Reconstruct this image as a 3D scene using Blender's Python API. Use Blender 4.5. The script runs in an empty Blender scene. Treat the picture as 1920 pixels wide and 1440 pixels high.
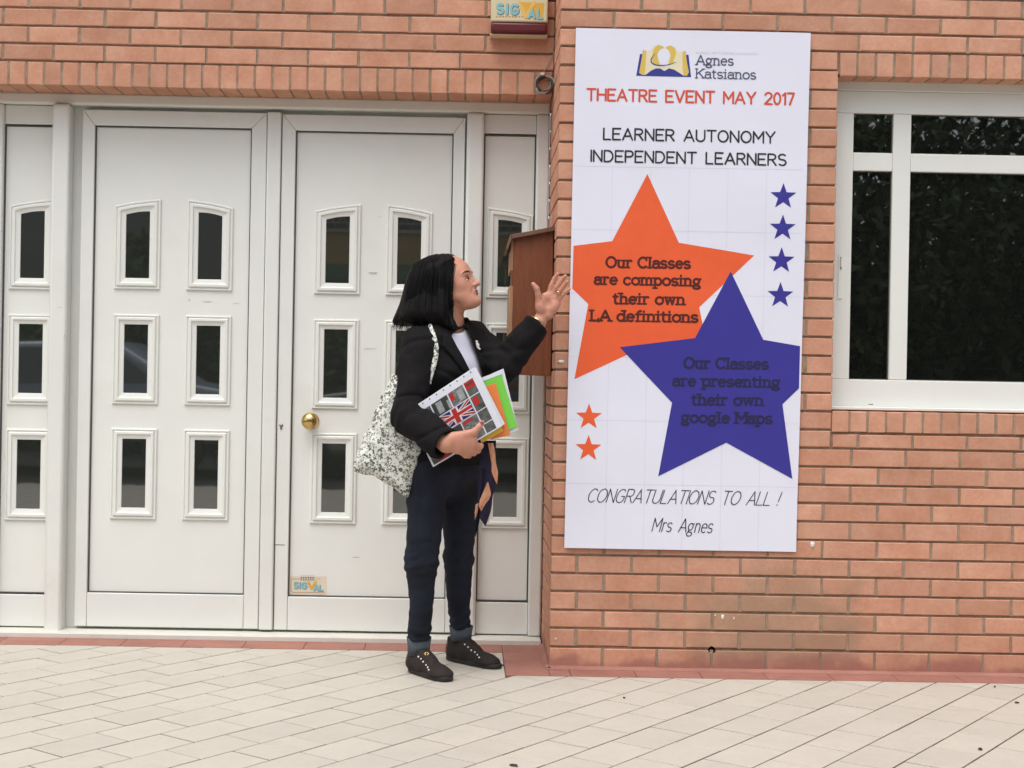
import bpy, bmesh, math, random
import numpy as np
from mathutils import Vector, Matrix
random.seed(7); np.random.seed(7)
S = bpy.context.scene
C = S.collection

# ------------------------------------------------------------------ camera
F_PX, PX, PY = 2667.0, 900.0, 720.0            # calibrated on brick module and tile joints
CX, CD, CH, YAW, PITCH, ROLL = -0.3235, 5.2031, 1.0515, 0.0099, -0.0026, 0.0182
_fw = Vector((math.sin(YAW)*math.cos(PITCH), math.cos(YAW)*math.cos(PITCH), math.sin(PITCH)))
_rt = Vector((math.cos(YAW), -math.sin(YAW), 0)); _up = _rt.cross(_fw)
RT = _rt*math.cos(ROLL) + _up*math.sin(ROLL); UP = -_rt*math.sin(ROLL) + _up*math.cos(ROLL)
CAM = Vector((CX, -CD, CH))
cam = bpy.data.cameras.new('camera'); co = bpy.data.objects.new('camera', cam); C.objects.link(co)
m = Matrix((RT, UP, -_fw)).transposed().to_4x4(); m.translation = CAM; co.matrix_world = m
cam.sensor_width = 36; cam.lens = F_PX/1920*36; cam.shift_x = (960-PX)/1920
cam.clip_start = 0.05; cam.clip_end = 500
S.camera = co

def at(px, py, Y):
    """real-world point on the vertical plane y = Y seen at a photo pixel"""
    d = RT*((px-PX)/F_PX) - UP*((py-PY)/F_PX) + _fw
    return CAM + d*((Y+CD)/d.y)
def onfloor(px, py, Z=0.0):
    d = RT*((px-PX)/F_PX) - UP*((py-PY)/F_PX) + _fw
    return CAM + d*((Z-CH)/d.z)

# ------------------------------------------------------------------ light
w = bpy.data.worlds.new('World'); S.world = w; w.use_nodes = True
nt = w.node_tree; bg = nt.nodes['Background']
sky = nt.nodes.new('ShaderNodeTexSky'); sky.sky_type = 'NISHITA'; sky.sun_disc = False
SUN_EL, SUN_AZ = math.radians(66), math.radians(205)      # az: clockwise from +Y
sky.sun_elevation = SUN_EL; sky.sun_rotation = SUN_AZ
sky.air_density = 1.0; sky.dust_density = 4.0; sky.ozone_density = 1.0
hs = nt.nodes.new('ShaderNodeHueSaturation'); hs.inputs['Saturation'].default_value = 0.45
nt.links.new(sky.outputs[0], hs.inputs['Color']); nt.links.new(hs.outputs[0], bg.inputs[0])
bg.inputs[1].default_value = 0.15
sl = bpy.data.lights.new('sun', 'SUN'); sl.energy = .8; sl.angle = math.radians(50); sl.color = (1, .99, .965)
so = bpy.data.objects.new('sun', sl); C.objects.link(so)
sd = Vector((math.sin(SUN_AZ)*math.cos(SUN_EL), math.cos(SUN_AZ)*math.cos(SUN_EL), math.sin(SUN_EL)))
so.rotation_euler = sd.to_track_quat('Z', 'Y').to_euler(); so.location = (0, -4, 8)
S.view_settings.view_transform = 'Standard'; S.view_settings.look = 'None'
S.view_settings.exposure = 0.56; S.view_settings.gamma = 1; S.view_settings.use_curve_mapping = False
S.render.engine = 'CYCLES'

# ------------------------------------------------------------------ object helpers
def link(name, me, parent=None, mats=None, label=None, cat=None, group=None, kind=None):
    o = bpy.data.objects.new(name, me); C.objects.link(o)
    if parent: o.parent = parent
    if mats and me is not None and not me.materials:
        for k in (mats if isinstance(mats, (list, tuple)) else [mats]): me.materials.append(k)
    if label: o['label'] = label
    if cat: o['category'] = cat
    if group: o['group'] = group
    if kind: o['kind'] = kind
    return o
def thing(name, label, cat, loc=(0, 0, 0), group=None):
    o = link(name, None, None, None, label, cat, group); o.location = loc
    o.empty_display_size = .1
    o['_l'] = 1; del o['_l']
    return o
def rel(parent, v): return Vector(v) - parent.location

class MB:
    """collects polygons"""
    def __init__(s): s.v = []; s.f = []; s.mi = []; s.sm = []
    def add(s, vs, fs, mi=0, sm=False):
        b = len(s.v); s.v += [tuple(x) for x in vs]
        for f in fs: s.f.append(tuple(b+i for i in f)); s.mi.append(mi); s.sm.append(sm)
    def box(s, a, b, mi=0):
        x0, y0, z0 = a; x1, y1, z1 = b
        s.add([(x0,y0,z0),(x1,y0,z0),(x1,y1,z0),(x0,y1,z0),(x0,y0,z1),(x1,y0,z1),(x1,y1,z1),(x0,y1,z1)],
              [(0,3,2,1),(4,5,6,7),(0,1,5,4),(1,2,6,5),(2,3,7,6),(3,0,4,7)], mi)
    def brick(s, a, b, c=.003, mi=0):
        """box whose front (-y) edges are chamfered"""
        x0, y0, z0 = a; x1, y1, z1 = b
        s.add([(x0+c,y0,z0+c),(x1-c,y0,z0+c),(x1-c,y0,z1-c),(x0+c,y0,z1-c),
               (x0,y0+c,z0),(x1,y0+c,z0),(x1,y0+c,z1),(x0,y0+c,z1),
               (x0,y1,z0),(x1,y1,z0),(x1,y1,z1),(x0,y1,z1)],
              [(0,1,2,3),(4,5,1,0),(5,6,2,1),(6,7,3,2),(7,4,0,3),
               (8,9,5,4),(9,10,6,5),(10,11,7,6),(11,8,4,7)], mi)
    def tube(s, pts, r, n=8, mi=0, caps=True):
        pts = [Vector(p) for p in pts]; k = len(pts)
        rs = r if isinstance(r, (list, tuple)) else [r]*k
        vs = []; nrm = None
        for i, p in enumerate(pts):
            t = (pts[min(i+1, k-1)] - pts[max(i-1, 0)]).normalized()
            if nrm is None:
                nrm = t.orthogonal().normalized()
            nrm = (nrm - t*nrm.dot(t)).normalized(); bi = t.cross(nrm)
            for j in range(n):
                a = 2*math.pi*j/n
                vs.append(p + (nrm*math.cos(a) + bi*math.sin(a))*rs[i])
        fs = [(i*n+j, i*n+(j+1)%n, (i+1)*n+(j+1)%n, (i+1)*n+j) for i in range(k-1) for j in range(n)]
        if caps: fs += [tuple(range(n-1, -1, -1)), tuple((k-1)*n+j for j in range(n))]
        s.add(vs, fs, mi, True)
    def sphere(s, c, r, n=10, mi=0, sc=(1, 1, 1)):
        vs = [(c[0], c[1], c[2]+r*sc[2])]
        for i in range(1, n):
            th = math.pi*i/n
            for j in range(2*n):
                a = math.pi*j/n
                vs.append((c[0]+r*sc[0]*math.sin(th)*math.cos(a), c[1]+r*sc[1]*math.sin(th)*math.sin(a), c[2]+r*sc[2]*math.cos(th)))
        vs.append((c[0], c[1], c[2]-r*sc[2])); L = len(vs)-1; m = 2*n
        fs = [(0, 1+j, 1+(j+1)%m) for j in range(m)]
        fs += [(1+i*m+j, 1+(i+1)*m+j, 1+(i+1)*m+(j+1)%m, 1+i*m+(j+1)%m) for i in range(n-2) for j in range(m)]
        fs += [(L, 1+(n-2)*m+(j+1)%m, 1+(n-2)*m+j) for j in range(m)]
        s.add(vs, fs, mi, True)
    def mesh(s, name='mesh', off=None):
        me = bpy.data.meshes.new(name)
        v = s.v if off is None else [(a[0]-off[0], a[1]-off[1], a[2]-off[2]) for a in s.v]
        me.from_pydata(v, [], s.f)
        if any(s.mi): me.polygons.foreach_set('material_index', s.mi)
        me.polygons.foreach_set('use_smooth', s.sm); me.update()
        return me
    def obj(s, name, parent=None, mats=None, **k):
        return link(name, s.mesh(name, parent.location if parent else None), parent, mats, **k)

def bev(o, wd=.004, seg=2):
    b = o.modifiers.new('bevel', 'BEVEL'); b.width = wd; b.segments = seg; b.limit_method = 'ANGLE'
    for p in o.data.polygons: p.use_smooth = True
    o.data.set_sharp_from_angle(angle=math.radians(50)) if hasattr(o.data, 'set_sharp_from_angle') else None
    b.harden_normals = False
    return o

# ------------------------------------------------------------------ materials
def mat(name, col, rough=.6, spec=.5, bump=0, bscale=60, var=0, vscale=4, var2=0, v2scale=40, metal=0, obj_rand=0, stretch=(1,1,1), col2=None, dirt=None, coat=0, sss=0, ior=None, sheen=0, coords='Object', bdist=.002, det=6):
    m = bpy.data.materials.new(name); m.use_nodes = True
    t = m.node_tree; N = t.nodes; L = t.links; b = N['Principled BSDF']
    b.inputs['Roughness'].default_value = rough; b.inputs['Specular IOR Level'].default_value = spec
    b.inputs['Metallic'].default_value = metal
    if coat: b.inputs['Coat Weight'].default_value = coat; b.inputs['Coat Roughness'].default_value = .15
    if sheen: b.inputs['Sheen Weight'].default_value = sheen; b.inputs['Sheen Roughness'].default_value = .5
    if ior: b.inputs['IOR'].default_value = ior
    if sss:
        b.inputs['Subsurface Weight'].default_value = sss; b.inputs['Subsurface Radius'].default_value = (1, .35, .2); b.inputs['Subsurface Scale'].default_value = .012
    tc = N.new('ShaderNodeTexCoord')
    mp = N.new('ShaderNodeMapping'); mp.inputs['Scale'].default_value = stretch
    oi = N.new('ShaderNodeObjectInfo')
    if coords == 'World':
        gm = N.new('ShaderNodeNewGeometry'); src = gm.outputs['Position']
    else: src = tc.outputs[coords]
    if obj_rand and coords == 'Object':
        ad = N.new('ShaderNodeVectorMath'); ad.operation = 'MULTIPLY_ADD'
        cr = N.new('ShaderNodeCombineXYZ')
        for i in range(3): L.new(oi.outputs['Random'], cr.inputs[i])
        L.new(cr.outputs[0], ad.inputs[0]); ad.inputs[1].default_value = (37, 91, 53); L.new(src, ad.inputs[2]); src = ad.outputs[0]
    L.new(src, mp.inputs[0]); vec = mp.outputs[0]
    def noise(sc, det=det, ro=.6):
        n = N.new('ShaderNodeTexNoise'); n.inputs['Scale'].default_value = sc; n.inputs['Detail'].default_value = det; n.inputs['Roughness'].default_value = ro
        L.new(vec, n.inputs['Vector']); return n.outputs['Fac']
    cur = None
    def mixc(fac, a, bcol, typ='MIX'):
        x = N.new('ShaderNodeMix'); x.data_type = 'RGBA'; x.blend_type = typ
        if isinstance(fac, (int, float)): x.inputs[0].default_value = fac
        else: L.new(fac, x.inputs[0])
        for sock, v in ((x.inputs[6], a), (x.inputs[7], bcol)):
            if isinstance(v, (tuple, list)): sock.default_value = (*v[:3], 1)
            else: L.new(v, sock)
        return x.outputs[2]
    def rng(fac, a, b_, lo=0, hi=1):
        r = N.new('ShaderNodeMapRange'); r.inputs[1].default_value = lo; r.inputs[2].default_value = hi
        r.inputs[3].default_value = a; r.inputs[4].default_value = b_; L.new(fac, r.inputs[0]); return r.outputs[0]
    cur = tuple(col)
    if col2 is not None:
        cur = mixc(rng(noise(vscale), 0, 1, .35, .65), col, col2)
    def mulv(c, f):
        cb = N.new('ShaderNodeCombineColor')
        for i in range(3): L.new(f, cb.inputs[i])
        return mixc(1.0, c, cb.outputs[0], 'MULTIPLY')
    if var: cur = mulv(cur, rng(noise(vscale), 1-var, 1+var, .3, .7))
    if var2: cur = mulv(cur, rng(noise(v2scale), 1-var2, 1+var2, .3, .7))
    if obj_rand:
        cur = mulv(cur, rng(oi.outputs['Random'], 1-obj_rand, 1+obj_rand*.6))
    if dirt:                                   # (colour, scale, threshold, strength)
        cur = mixc(rng(noise(dirt[1]), 0, dirt[3], dirt[2], dirt[2]+.15), cur, dirt[0])
    if isinstance(cur, tuple): b.inputs['Base Color'].default_value = (*cur[:3], 1)
    else: L.new(cur, b.inputs['Base Color'])
    if bump:
        bp = N.new('ShaderNodeBump'); bp.inputs['Strength'].default_value = bump; bp.inputs['Distance'].default_value = bdist
        L.new(noise(bscale), bp.inputs['Height']); L.new(bp.outputs[0], b.inputs['Normal'])
    m['x'] = 0; del m['x']
    return m

M = {}
M['brick'] = brick_m = mat('terracotta_brick', (.565, .272, .172), .85, .25, bump=.5, bscale=90, var=.12, vscale=8, var2=.07, v2scale=70, obj_rand=.115, col2=(.545, .295, .20))
def stain(m):
    """old damp stain round the drilled hole and a red wash along the foot of the wall"""
    t = m.node_tree; N = t.nodes; L = t.links; b = N['Principled BSDF']; src = b.inputs['Base Color'].links[0].from_socket
    g_ = N.new('ShaderNodeNewGeometry'); nz_ = N.new('ShaderNodeTexNoise'); nz_.inputs['Scale'].default_value = 7; nz_.inputs['Detail'].default_value = 6; L.new(g_.outputs['Position'], nz_.inputs['Vector'])
    def mr(s, a, b_, c, d):
        r = N.new('ShaderNodeMapRange'); r.interpolation_type = 'SMOOTHSTEP'; r.inputs[1].default_value = a; r.inputs[2].default_value = b_; r.inputs[3].default_value = c; r.inputs[4].default_value = d; L.new(s, r.inputs[0]); return r.outputs[0]
    def mx(f, a, col, k=1):
        x = N.new('ShaderNodeMix'); x.data_type = 'RGBA'; L.new(f, x.inputs[0]); L.new(a, x.inputs[6]); x.inputs[7].default_value = (*col, 1); return x.outputs[2]
    vm = N.new('ShaderNodeVectorMath'); vm.operation = 'SUBTRACT'; L.new(g_.outputs['Position'], vm.inputs[0]); vm.inputs[1].default_value = (.80, 0, .17)
    vs_ = N.new('ShaderNodeVectorMath'); vs_.operation = 'MULTIPLY'; L.new(vm.outputs[0], vs_.inputs[0]); vs_.inputs[1].default_value = (1.9, .5, 3.6)
    ln = N.new('ShaderNodeVectorMath'); ln.operation = 'LENGTH'; L.new(vs_.outputs[0], ln.inputs[0])
    ad = N.new('ShaderNodeMath'); ad.operation = 'ADD'; L.new(ln.outputs['Value'], ad.inputs[0]); L.new(mr(nz_.outputs['Fac'], .3, .7, -.25, .25), ad.inputs[1])
    c = mx(mr(ad.outputs[0], .25, 1.0, .62, 0), src, (.30, .205, .135))
    sp = N.new('ShaderNodeSeparateXYZ'); L.new(g_.outputs['Position'], sp.inputs[0]); a2 = N.new('ShaderNodeMath'); a2.operation = 'ADD'; L.new(sp.outputs[2], a2.inputs[0]); L.new(mr(nz_.outputs['Fac'], .3, .7, -.03, .03), a2.inputs[1])
    c = mx(mr(a2.outputs[0], .015, .065, .75, 0), c, (.31, .13, .105))
    L.new(c, b.inputs['Base Color'])
stain(M['brick'])
M['mortar'] = mat('mortar', (.30, .225, .165), .95, .15, bump=.8, bscale=150, var=.25, vscale=25)
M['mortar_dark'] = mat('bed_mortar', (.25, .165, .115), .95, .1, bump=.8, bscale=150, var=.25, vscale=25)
M['white'] = mat('white_lacquer', (.775, .785, .735), .42, .45, var=.025, vscale=3, bump=.04, bscale=400, dirt=((.60, .56, .48), 2.2, .60, .28))
M['white_frame'] = mat('white_frame_lacquer', (.75, .76, .715), .4, .45, var=.03, vscale=3, dirt=((.55, .5, .42), 3, .62, .3))
M['gasket'] = mat('rubber_gasket', (.075, .07, .062), .6)
M['glass'] = mat('window_glass', (.007, .008, .007), .012, .5, ior=2.5)
M['glass_door'] = mat('door_glass', (.022, .025, .021), .02, .5, ior=2.3)
M['tile'] = mat('floor_tile', (.505, .472, .405), .55, .35, bump=.12, bscale=120, var=.05, vscale=5, var2=.035, v2scale=45, obj_rand=.04, dirt=((.36, .32, .25), 5, .58, .35), coords='Object')
M['grout'] = mat('grout', (.10, .072, .05), .95, .1, var=.4, vscale=9, bump=.5, bscale=200)
M['terra'] = mat('terracotta_tile', (.335, .155, .118), .7, .3, bump=.2, bscale=90, var=.14, vscale=8, var2=.05, v2scale=50, obj_rand=.06)
M['marble'] = mat('threshold_marble', (.66, .65, .58), .45, .4, var=.06, vscale=6, dirt=((.40, .36, .28), 5, .60, .4))
M['poster'] = mat('poster_paper', (.74, .745, .84), .45, .35, var=.012, vscale=6)
# ================================================================== SETTING: ground
def tile_object(poly, z0, z1, name, parent, m, c=.0007):
    """prism with slightly chamfered top from a convex ccw polygon"""
    n = len(poly); cx = sum(p[0] for p in poly)/n; cy = sum(p[1] for p in poly)/n
    vs = [(x-cx, y-cy, z0) for x, y in poly] + [(x-cx, y-cy, z1-c) for x, y in poly]
    ins = []
    for x, y in poly:
        dx, dy = cx-x, cy-y; l = math.hypot(dx, dy); ins.append((x-cx+dx/l*c*1.4, y-cy+dy/l*c*1.4, z1))
    vs += ins
    fs = [tuple(range(2*n, 3*n))]
    for i in range(n):
        j = (i+1) % n
        fs += [(i, j, n+j, n+i), (n+i, n+j, 2*n+j, 2*n+i)]
    me = bpy.data.meshes.new(name); me.from_pydata(vs, [], fs); me.update()
    o = link(name, me, parent, m); o.location = (cx, cy, 0)
    return o
def clip(poly, a, b, c):
    """keep a*x+b*y<=c"""
    out = []; n = len(poly)
    for i in range(n):
        p, q = poly[i], poly[(i+1) % n]; dp = a*p[0]+b*p[1]-c; dq = a*q[0]+b*q[1]-c
        if dp <= 0: out.append(p)
        if (dp < 0 < dq) or (dq < 0 < dp):
            t = dp/(dp-dq); out.append((p[0]+t*(q[0]-p[0]), p[1]+t*(q[1]-p[1])))
    return out
def area(poly):
    return .5*abs(sum(poly[i][0]*poly[(i+1)%len(poly)][1]-poly[(i+1)%len(poly)][0]*poly[i][1] for i in range(len(poly))))

g = MB(); g.add([(-60,-60,-.0022),(60,-60,-.0022),(60,40,-.0022),(-60,40,-.0022)], [(0,1,2,3)])
ground = g.obj('ground', None, M['grout'], kind='structure')
rd = MB(); rd.add([(-60,-13.5,.003),(60,-13.5,.003),(60,-7.2,.003),(-60,-7.2,.003)], [(0,1,2,3)])
M['asphalt'] = mat('asphalt', (.05, .05, .052), .9, .2, var=.2, vscale=2, bump=.4, bscale=80)
rd.obj('road', None, M['asphalt'], kind='structure')

pavement = link('pavement', None, None, kind='structure')
ANG = math.radians(37.4); D1 = (math.sin(ANG), math.cos(ANG)); D2 = (-math.cos(ANG), math.sin(ANG))
TU, TV = .2262, .1501; GAP = .0056
YE, YF, XE = .295, -.131, -.163          # edges of the terracotta borders
rest = MB(); shared = {}
full_me = None
def uv2xy(u, v): return (u*D1[0]+v*D2[0], u*D1[1]+v*D2[1])
cands = []
for r in range(-60, 62):
    vt = 1.377 - r*TV; off = -1.44 + (r-4)*(TU/2+.0015)
    for n in range(-40, 60):
        u0 = off + n*TU
        cxy = uv2xy(u0+TU/2, vt-TV/2)
        if not (-4.6 < cxy[0] < 4.2 and -7.1 < cxy[1] < .6): continue
        poly = [uv2xy(u0+GAP/2, vt-TV+GAP/2), uv2xy(u0+TU-GAP/2, vt-TV+GAP/2), uv2xy(u0+TU-GAP/2, vt-GAP/2), uv2xy(u0+GAP/2, vt-GAP/2)]
        # ccw check
        sgn = sum(poly[i][0]*poly[(i+1)%4][1]-poly[(i+1)%4][0]*poly[i][1] for i in range(4))
        if sgn < 0: poly = poly[::-1]
        whole = True
        left = all(p[0] < XE for p in poly); 
        if left or max(p[0] for p in poly) <= XE:
            q = clip(poly, 0, 1, YE-.002)
        elif min(p[0] for p in poly) >= XE: q = clip(poly, 0, 1, YF-.002)
        else:
            q = clip(poly, 0, 1, YF-.002) if max(p[1] for p in poly) > YF else poly
            q2 = clip(clip(poly, 1, 0, XE-.002), 0, 1, YE-.002)
            if max(p[1] for p in poly) > YF and len(q2) > 2 and area(q2) > area(q if len(q) > 2 else [(0,0)]*3):
                q = q2
        if len(q) < 3 or area(q) < .0012: continue
        cands.append((cxy, q, abs(area(q)-area(poly)) < 1e-7))
def seen(x, y):
    d = Vector((x, y, 0)) - CAM; z = d.dot(_fw)
    if z < .5: return False
    px = PX + F_PX*d.dot(RT)/z; py = PY - F_PX*d.dot(UP)/z
    return -60 < px < 1980 and py < 1500
nv = 0
for cxy, q, whole in cands:
    zz = random.uniform(-.0006, .0006)
    if seen(*cxy) and nv < 295:
        nv += 1
        if whole and full_me:
            o = link('tile', full_me, pavement); o.location = (cxy[0], cxy[1], zz)
            o.rotation_euler = (random.uniform(-.002, .002), random.uniform(-.002, .002), 0)
        else:
            o = tile_object(q, -.01, 0, 'tile', pavement, M['tile']); o.location.z = zz
            if whole: full_me = o.data
    else:
        n = len(q); rest.add([(x, y, 0) for x, y in q] + [(x, y, -.01) for x, y in q], [tuple(range(n))]+[(i, i+n, (i+1)%n+n, (i+1)%n) for i in range(n)])
rest.obj('far_tiles', pavement, M['tile'], kind='stuff')

# terracotta border tiles (parts of the pavement)
def bt(x0, y0, x1, y1, z=.001):
    g_ = .001
    o = tile_object([(x0+g_, y0+g_), (x1-g_, y0+g_), (x1-g_, y1-g_), (x0+g_, y1-g_)], -.01, z, 'border_tile', pavement, M['terra'], .0008)
x = XE
xs = [XE]; nxt = onfloor(686, 1208).x
while nxt > -4.3: xs.append(nxt); nxt -= .236
for a, b in zip(xs[1:], xs[:-1]): bt(a, YE, b, .452)
for (a, b) in ((YF, YF+.13), (YF+.13, .15), (.15, YE), (YE, .452)): bt(XE, a, -.004, b)
x = -.004; nxt = onfloor(1069, 1262).x
while nxt < 4:
    bt(x, YF, nxt, -.004); x = nxt; nxt += .236
# threshold slab
tb = MB(); tb.box((-4.3, .452, -.01), (-.006, .60, .019))
th = tb.obj('threshold', None, M['marble'], label='pale marble threshold slab under the white entrance doors', cat='threshold'); bev(th, .003)

# ================================================================== brick walls
ZK = {0:.081,1:.149,2:.216,3:.284,4:.351,5:.4185,6:.4877,7:.5547,14:1.0275,15:1.0958,16:1.1641,17:1.2324,18:1.3013,19:1.3729,20:1.4418,21:1.5085,22:1.5785,23:1.6491,28:1.999,29:2.069,30:2.139,31:2.2105,32:2.28,33:2.346,34:2.4126}
ks = sorted(ZK)
def zk(k):
    if k < 0: return .0
    if k >= 34: return 2.4126 + (k-34)*.0686
    for a, b in zip(ks[:-1], ks[1:]):
        if a <= k <= b: return ZK[a] + (ZK[b]-ZK[a])*(k-a)/(b-a)
JB, JV = .0085, .0095                       # bed and perpend joints
wall = thing('brick_wall', 'salmon terracotta brick wall on the right, carrying the white poster and the window', 'wall', (0, 0, 0))
cache = {}
hid = MB(); vj = MB()
NB = [0]
def put_brick(parent, x0, x1, z0, z1, y, depth, hidden=False, jit=1):
    w_, h_ = round(x1-x0, 4), round(z1-z0, 4)
    if hidden: hid.brick((x0, y, z0), (x1, y+depth, z1)); return
    key = (round(w_, 3), round(h_, 3), depth)
    if key not in cache:
        lst = []
        for q in range(3):
            b = MB(); b.brick((-w_/2, 0, -h_/2), (w_/2, depth, h_/2), random.choice((.002, .003, .0035)))
            v = []
            for p in b.v: v.append((p[0]+random.uniform(-.0012, .0012), p[1]+(random.uniform(-.0006, .0006) if p[1] < .01 else 0), p[2]+random.uniform(-.0009, .0009)))
            b.v = v; me = b.mesh('brick'); me.materials.append(M['brick']); lst.append(me)
        cache[key] = lst
    o = link('brick', random.choice(cache[key]), parent)
    o.location = Vector(((x0+x1)/2, y+random.uniform(-.0014, .0014)*jit, (z0+z1)/2)) - parent.location
    o.rotation_euler = (random.uniform(-.004, .004), 0, random.uniform(-.003, .003))
    NB[0] += 1
    return o
WX0, WZ0, WZ1 = 1.021, .9665, 2.1905        # window opening
XR = 2.45
hole_c = at(1335, 1219, 0); hole_bricks = []
def row(parent, xa, xb, first, z0, z1, y, depth, mod=.2, poster=False):
    """row of bricks from xa to xb; first = x of first perpend"""
    xs_ = [xa]; j = first
    while j < xa+.02: j += mod
    while j < xb-.03: xs_.append(j); j += mod
    xs_.append(xb)
    for a, b in zip(xs_[:-1], xs_[1:]):
        a2 = a + (JV/2 if a > xa else 0); b2 = b - (JV/2 if b < xb else 0)
        h_ = poster and a2 > .066 and b2 < .885 and z0 > .46 and z1 < 2.33
        o = put_brick(parent, a2, b2, z0, z1, y, depth, h_)
        if o and abs((a2+b2)/2-hole_c.x) < .13 and abs((z0+z1)/2-hole_c.z) < .06 and parent is wall: hole_bricks.append(o)
        if b < xb: vj.box((b2-.001, y+.0032, z0-.001), (b+JV/2+.001, y+.05, z1+.001))
for r in range(-1, 38):
    z0 = zk(r) + (JB/2 if r >= 0 else 0); z1 = zk(r+1) - JB/2
    odd = r % 2 == 1
    first = .195 if odd else .095
    if r <= 10 or r >= 32:
        row(wall, 0, XR, first, z0, z1, 0, .09, poster=True)
    elif r == 11:
        row(wall, 0, WX0-.004, first, z0, z1, 0, .09, poster=True)
        row(wall, WX0+.005, XR, 1.12, z0, .8775, 0, .09)
    else:
        # jamb between pier corner and window: right end alternates full / half brick
        xe = WX0 - (.001 if r < 31 else .004)
        z1_ = z1
        re = xe - (.1 if odd else .2)
        row(wall, 0, re-JV/2, first, z0, z1_, 0, .09, poster=True)
        vj.box((re-JV/2-.001, .0032, z0-.001), (re+JV/2+.001, .05, z1_+.001))
        put_brick(wall, re+JV/2, xe, z0, z1_, 0, .09)
# soldier courses
def soldiers(parent, x0, x1, z0, z1, y, depth, pitch):
    a = x0
    while a < x1-.02:
        b = min(a+pitch, x1)
        put_brick(parent, a+.004, b-.004, z0, z1, y, depth)
        vj.box((b-.005, y+.0032, z0+.002), (b+.005, y+depth-.004, z1-.002))
        a = b
soldiers(wall, WX0+.003, XR, WZ1, zk(32)-JB/2, 0, .098, .0675)
soldiers(wall, WX0-.003, XR, .8865, WZ0-.004, -.002, .10, .0675)
hid.obj('hidden_bricks', wall, M['brick'], kind='stuff')
vj.obj('mortar_joint', wall, M['mortar'], kind='stuff')
# mortar core of the wall (recessed)
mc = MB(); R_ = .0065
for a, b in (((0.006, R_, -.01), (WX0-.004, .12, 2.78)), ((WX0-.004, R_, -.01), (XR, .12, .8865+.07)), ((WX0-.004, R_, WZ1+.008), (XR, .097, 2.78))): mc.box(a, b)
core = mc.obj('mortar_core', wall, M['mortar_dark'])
# pier's left flank: brick ends running back into the doorway
fl = MB()
for r in range(-1, 38):
    z0 = zk(r) + (JB/2 if r >= 0 else 0); z1 = zk(r+1) - JB/2
    ys = [.09+JV] + ([.19, .39] if r % 2 else [.29, .49])
    ys = [y for y in ys if y < .56] + [.60]
    for a, b in zip(ys[:-1], ys[1:]):
        dx = random.uniform(-.001, .001)
        x0 = dx; c = .0025; ya, yb = a, b-JV
        fl.add([(x0, ya+c, z0+c), (x0, yb-c, z0+c), (x0, yb-c, z1-c), (x0, ya+c, z1-c), (x0+c, ya, z0), (x0+c, yb, z0), (x0+c, yb, z1), (x0+c, ya, z1),
                (x0+.08, ya, z0), (x0+.08, yb, z0), (x0+.08, yb, z1), (x0+.08, ya, z1)],
               [(3,2,1,0),(0,1,5,4),(1,2,6,5),(2,3,7,6),(3,0,4,7),(4,5,9,8),(5,6,10,9),(6,7,11,10),(7,4,8,11)])
fl.obj('flank_bricks', wall, M['brick'], kind='stuff')
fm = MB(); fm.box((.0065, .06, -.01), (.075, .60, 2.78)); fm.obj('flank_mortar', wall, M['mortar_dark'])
# cement fillet along the foot of the wall and flank
ff = MB()
def fillet(p, q, n):
    s = .016
    a = [Vector(p)+Vector((0, 0, .012)), Vector(p)+Vector(n)*s+Vector((0, 0, .0015)), Vector(q)+Vector(n)*s+Vector((0, 0, .0015)), Vector(q)+Vector((0, 0, .012))]
    ff.add(a + [Vector(p)-Vector(n)*.01, Vector(q)-Vector(n)*.01], [(0, 1, 2, 3), (0, 3, 5, 4)])
fillet((-.012, 0, 0), (XR, 0, 0), (0, -1, 0)); fillet((0, .45, 0), (0, -.012, 0), (-1, 0, 0))
ff.obj('cement_fillet', wall, M['terra'])
# ragged drilled hole low in the wall
cut = MB(); ring = []
for k in range(10):
    a = 2*math.pi*k/10; rr = .0145*random.uniform(.85, 1.15); ring.append((math.cos(a)*rr, math.sin(a)*rr))
cut.add([(hole_c.x+a, -.02, hole_c.z+b) for a, b in ring] + [(hole_c.x+a*.9, .065, hole_c.z+b*.9) for a, b in ring],
        [tuple(range(10)), tuple(range(19, 9, -1))] + [(i, i+10, (i+1)%10+10, (i+1)%10) for i in range(10)])
cob = link('cutter', cut.mesh('cutter'))
bpy.context.view_layer.update()
for o in hole_bricks + [core]:
    o.data = o.data.copy(); 
    bmo = o.modifiers.new('b', 'BOOLEAN'); bmo.object = cob; bmo.operation = 'DIFFERENCE'; bmo.solver = 'EXACT'
dg = bpy.context.evaluated_depsgraph_get()
for o in hole_bricks + [core]:
    me = bpy.data.meshes.new_from_object(o.evaluated_get(dg)); o.modifiers.clear()
    if len(me.polygons) > 3: o.data = me
bpy.data.objects.remove(cob)
# plaster splashes stuck on the brickwork
M['plaster'] = mat('plaster_speck', (.72, .68, .62), .8, bump=.4, bscale=200)
for (px, py, rx, rz) in ((1523, 1021, .009, .012), (1355, 1157, .006, .010), (1341, 1154, .003, .003), (1042, 1198, .003, .005), (1052, 678, .012, .006), (1376, 1160, .002, .006)):
    p = at(px, py, 0); b = MB(); b.sphere((p.x, p.y-.001, p.z), 1, 5, 0, (rx, .003, rz))
    b.v = [(x+random.uniform(-.15, .15)*rx, y, z+random.uniform(-.15, .15)*rz) for x, y, z in b.v]
    b.obj('plaster_speck', wall, M['plaster'])

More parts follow.
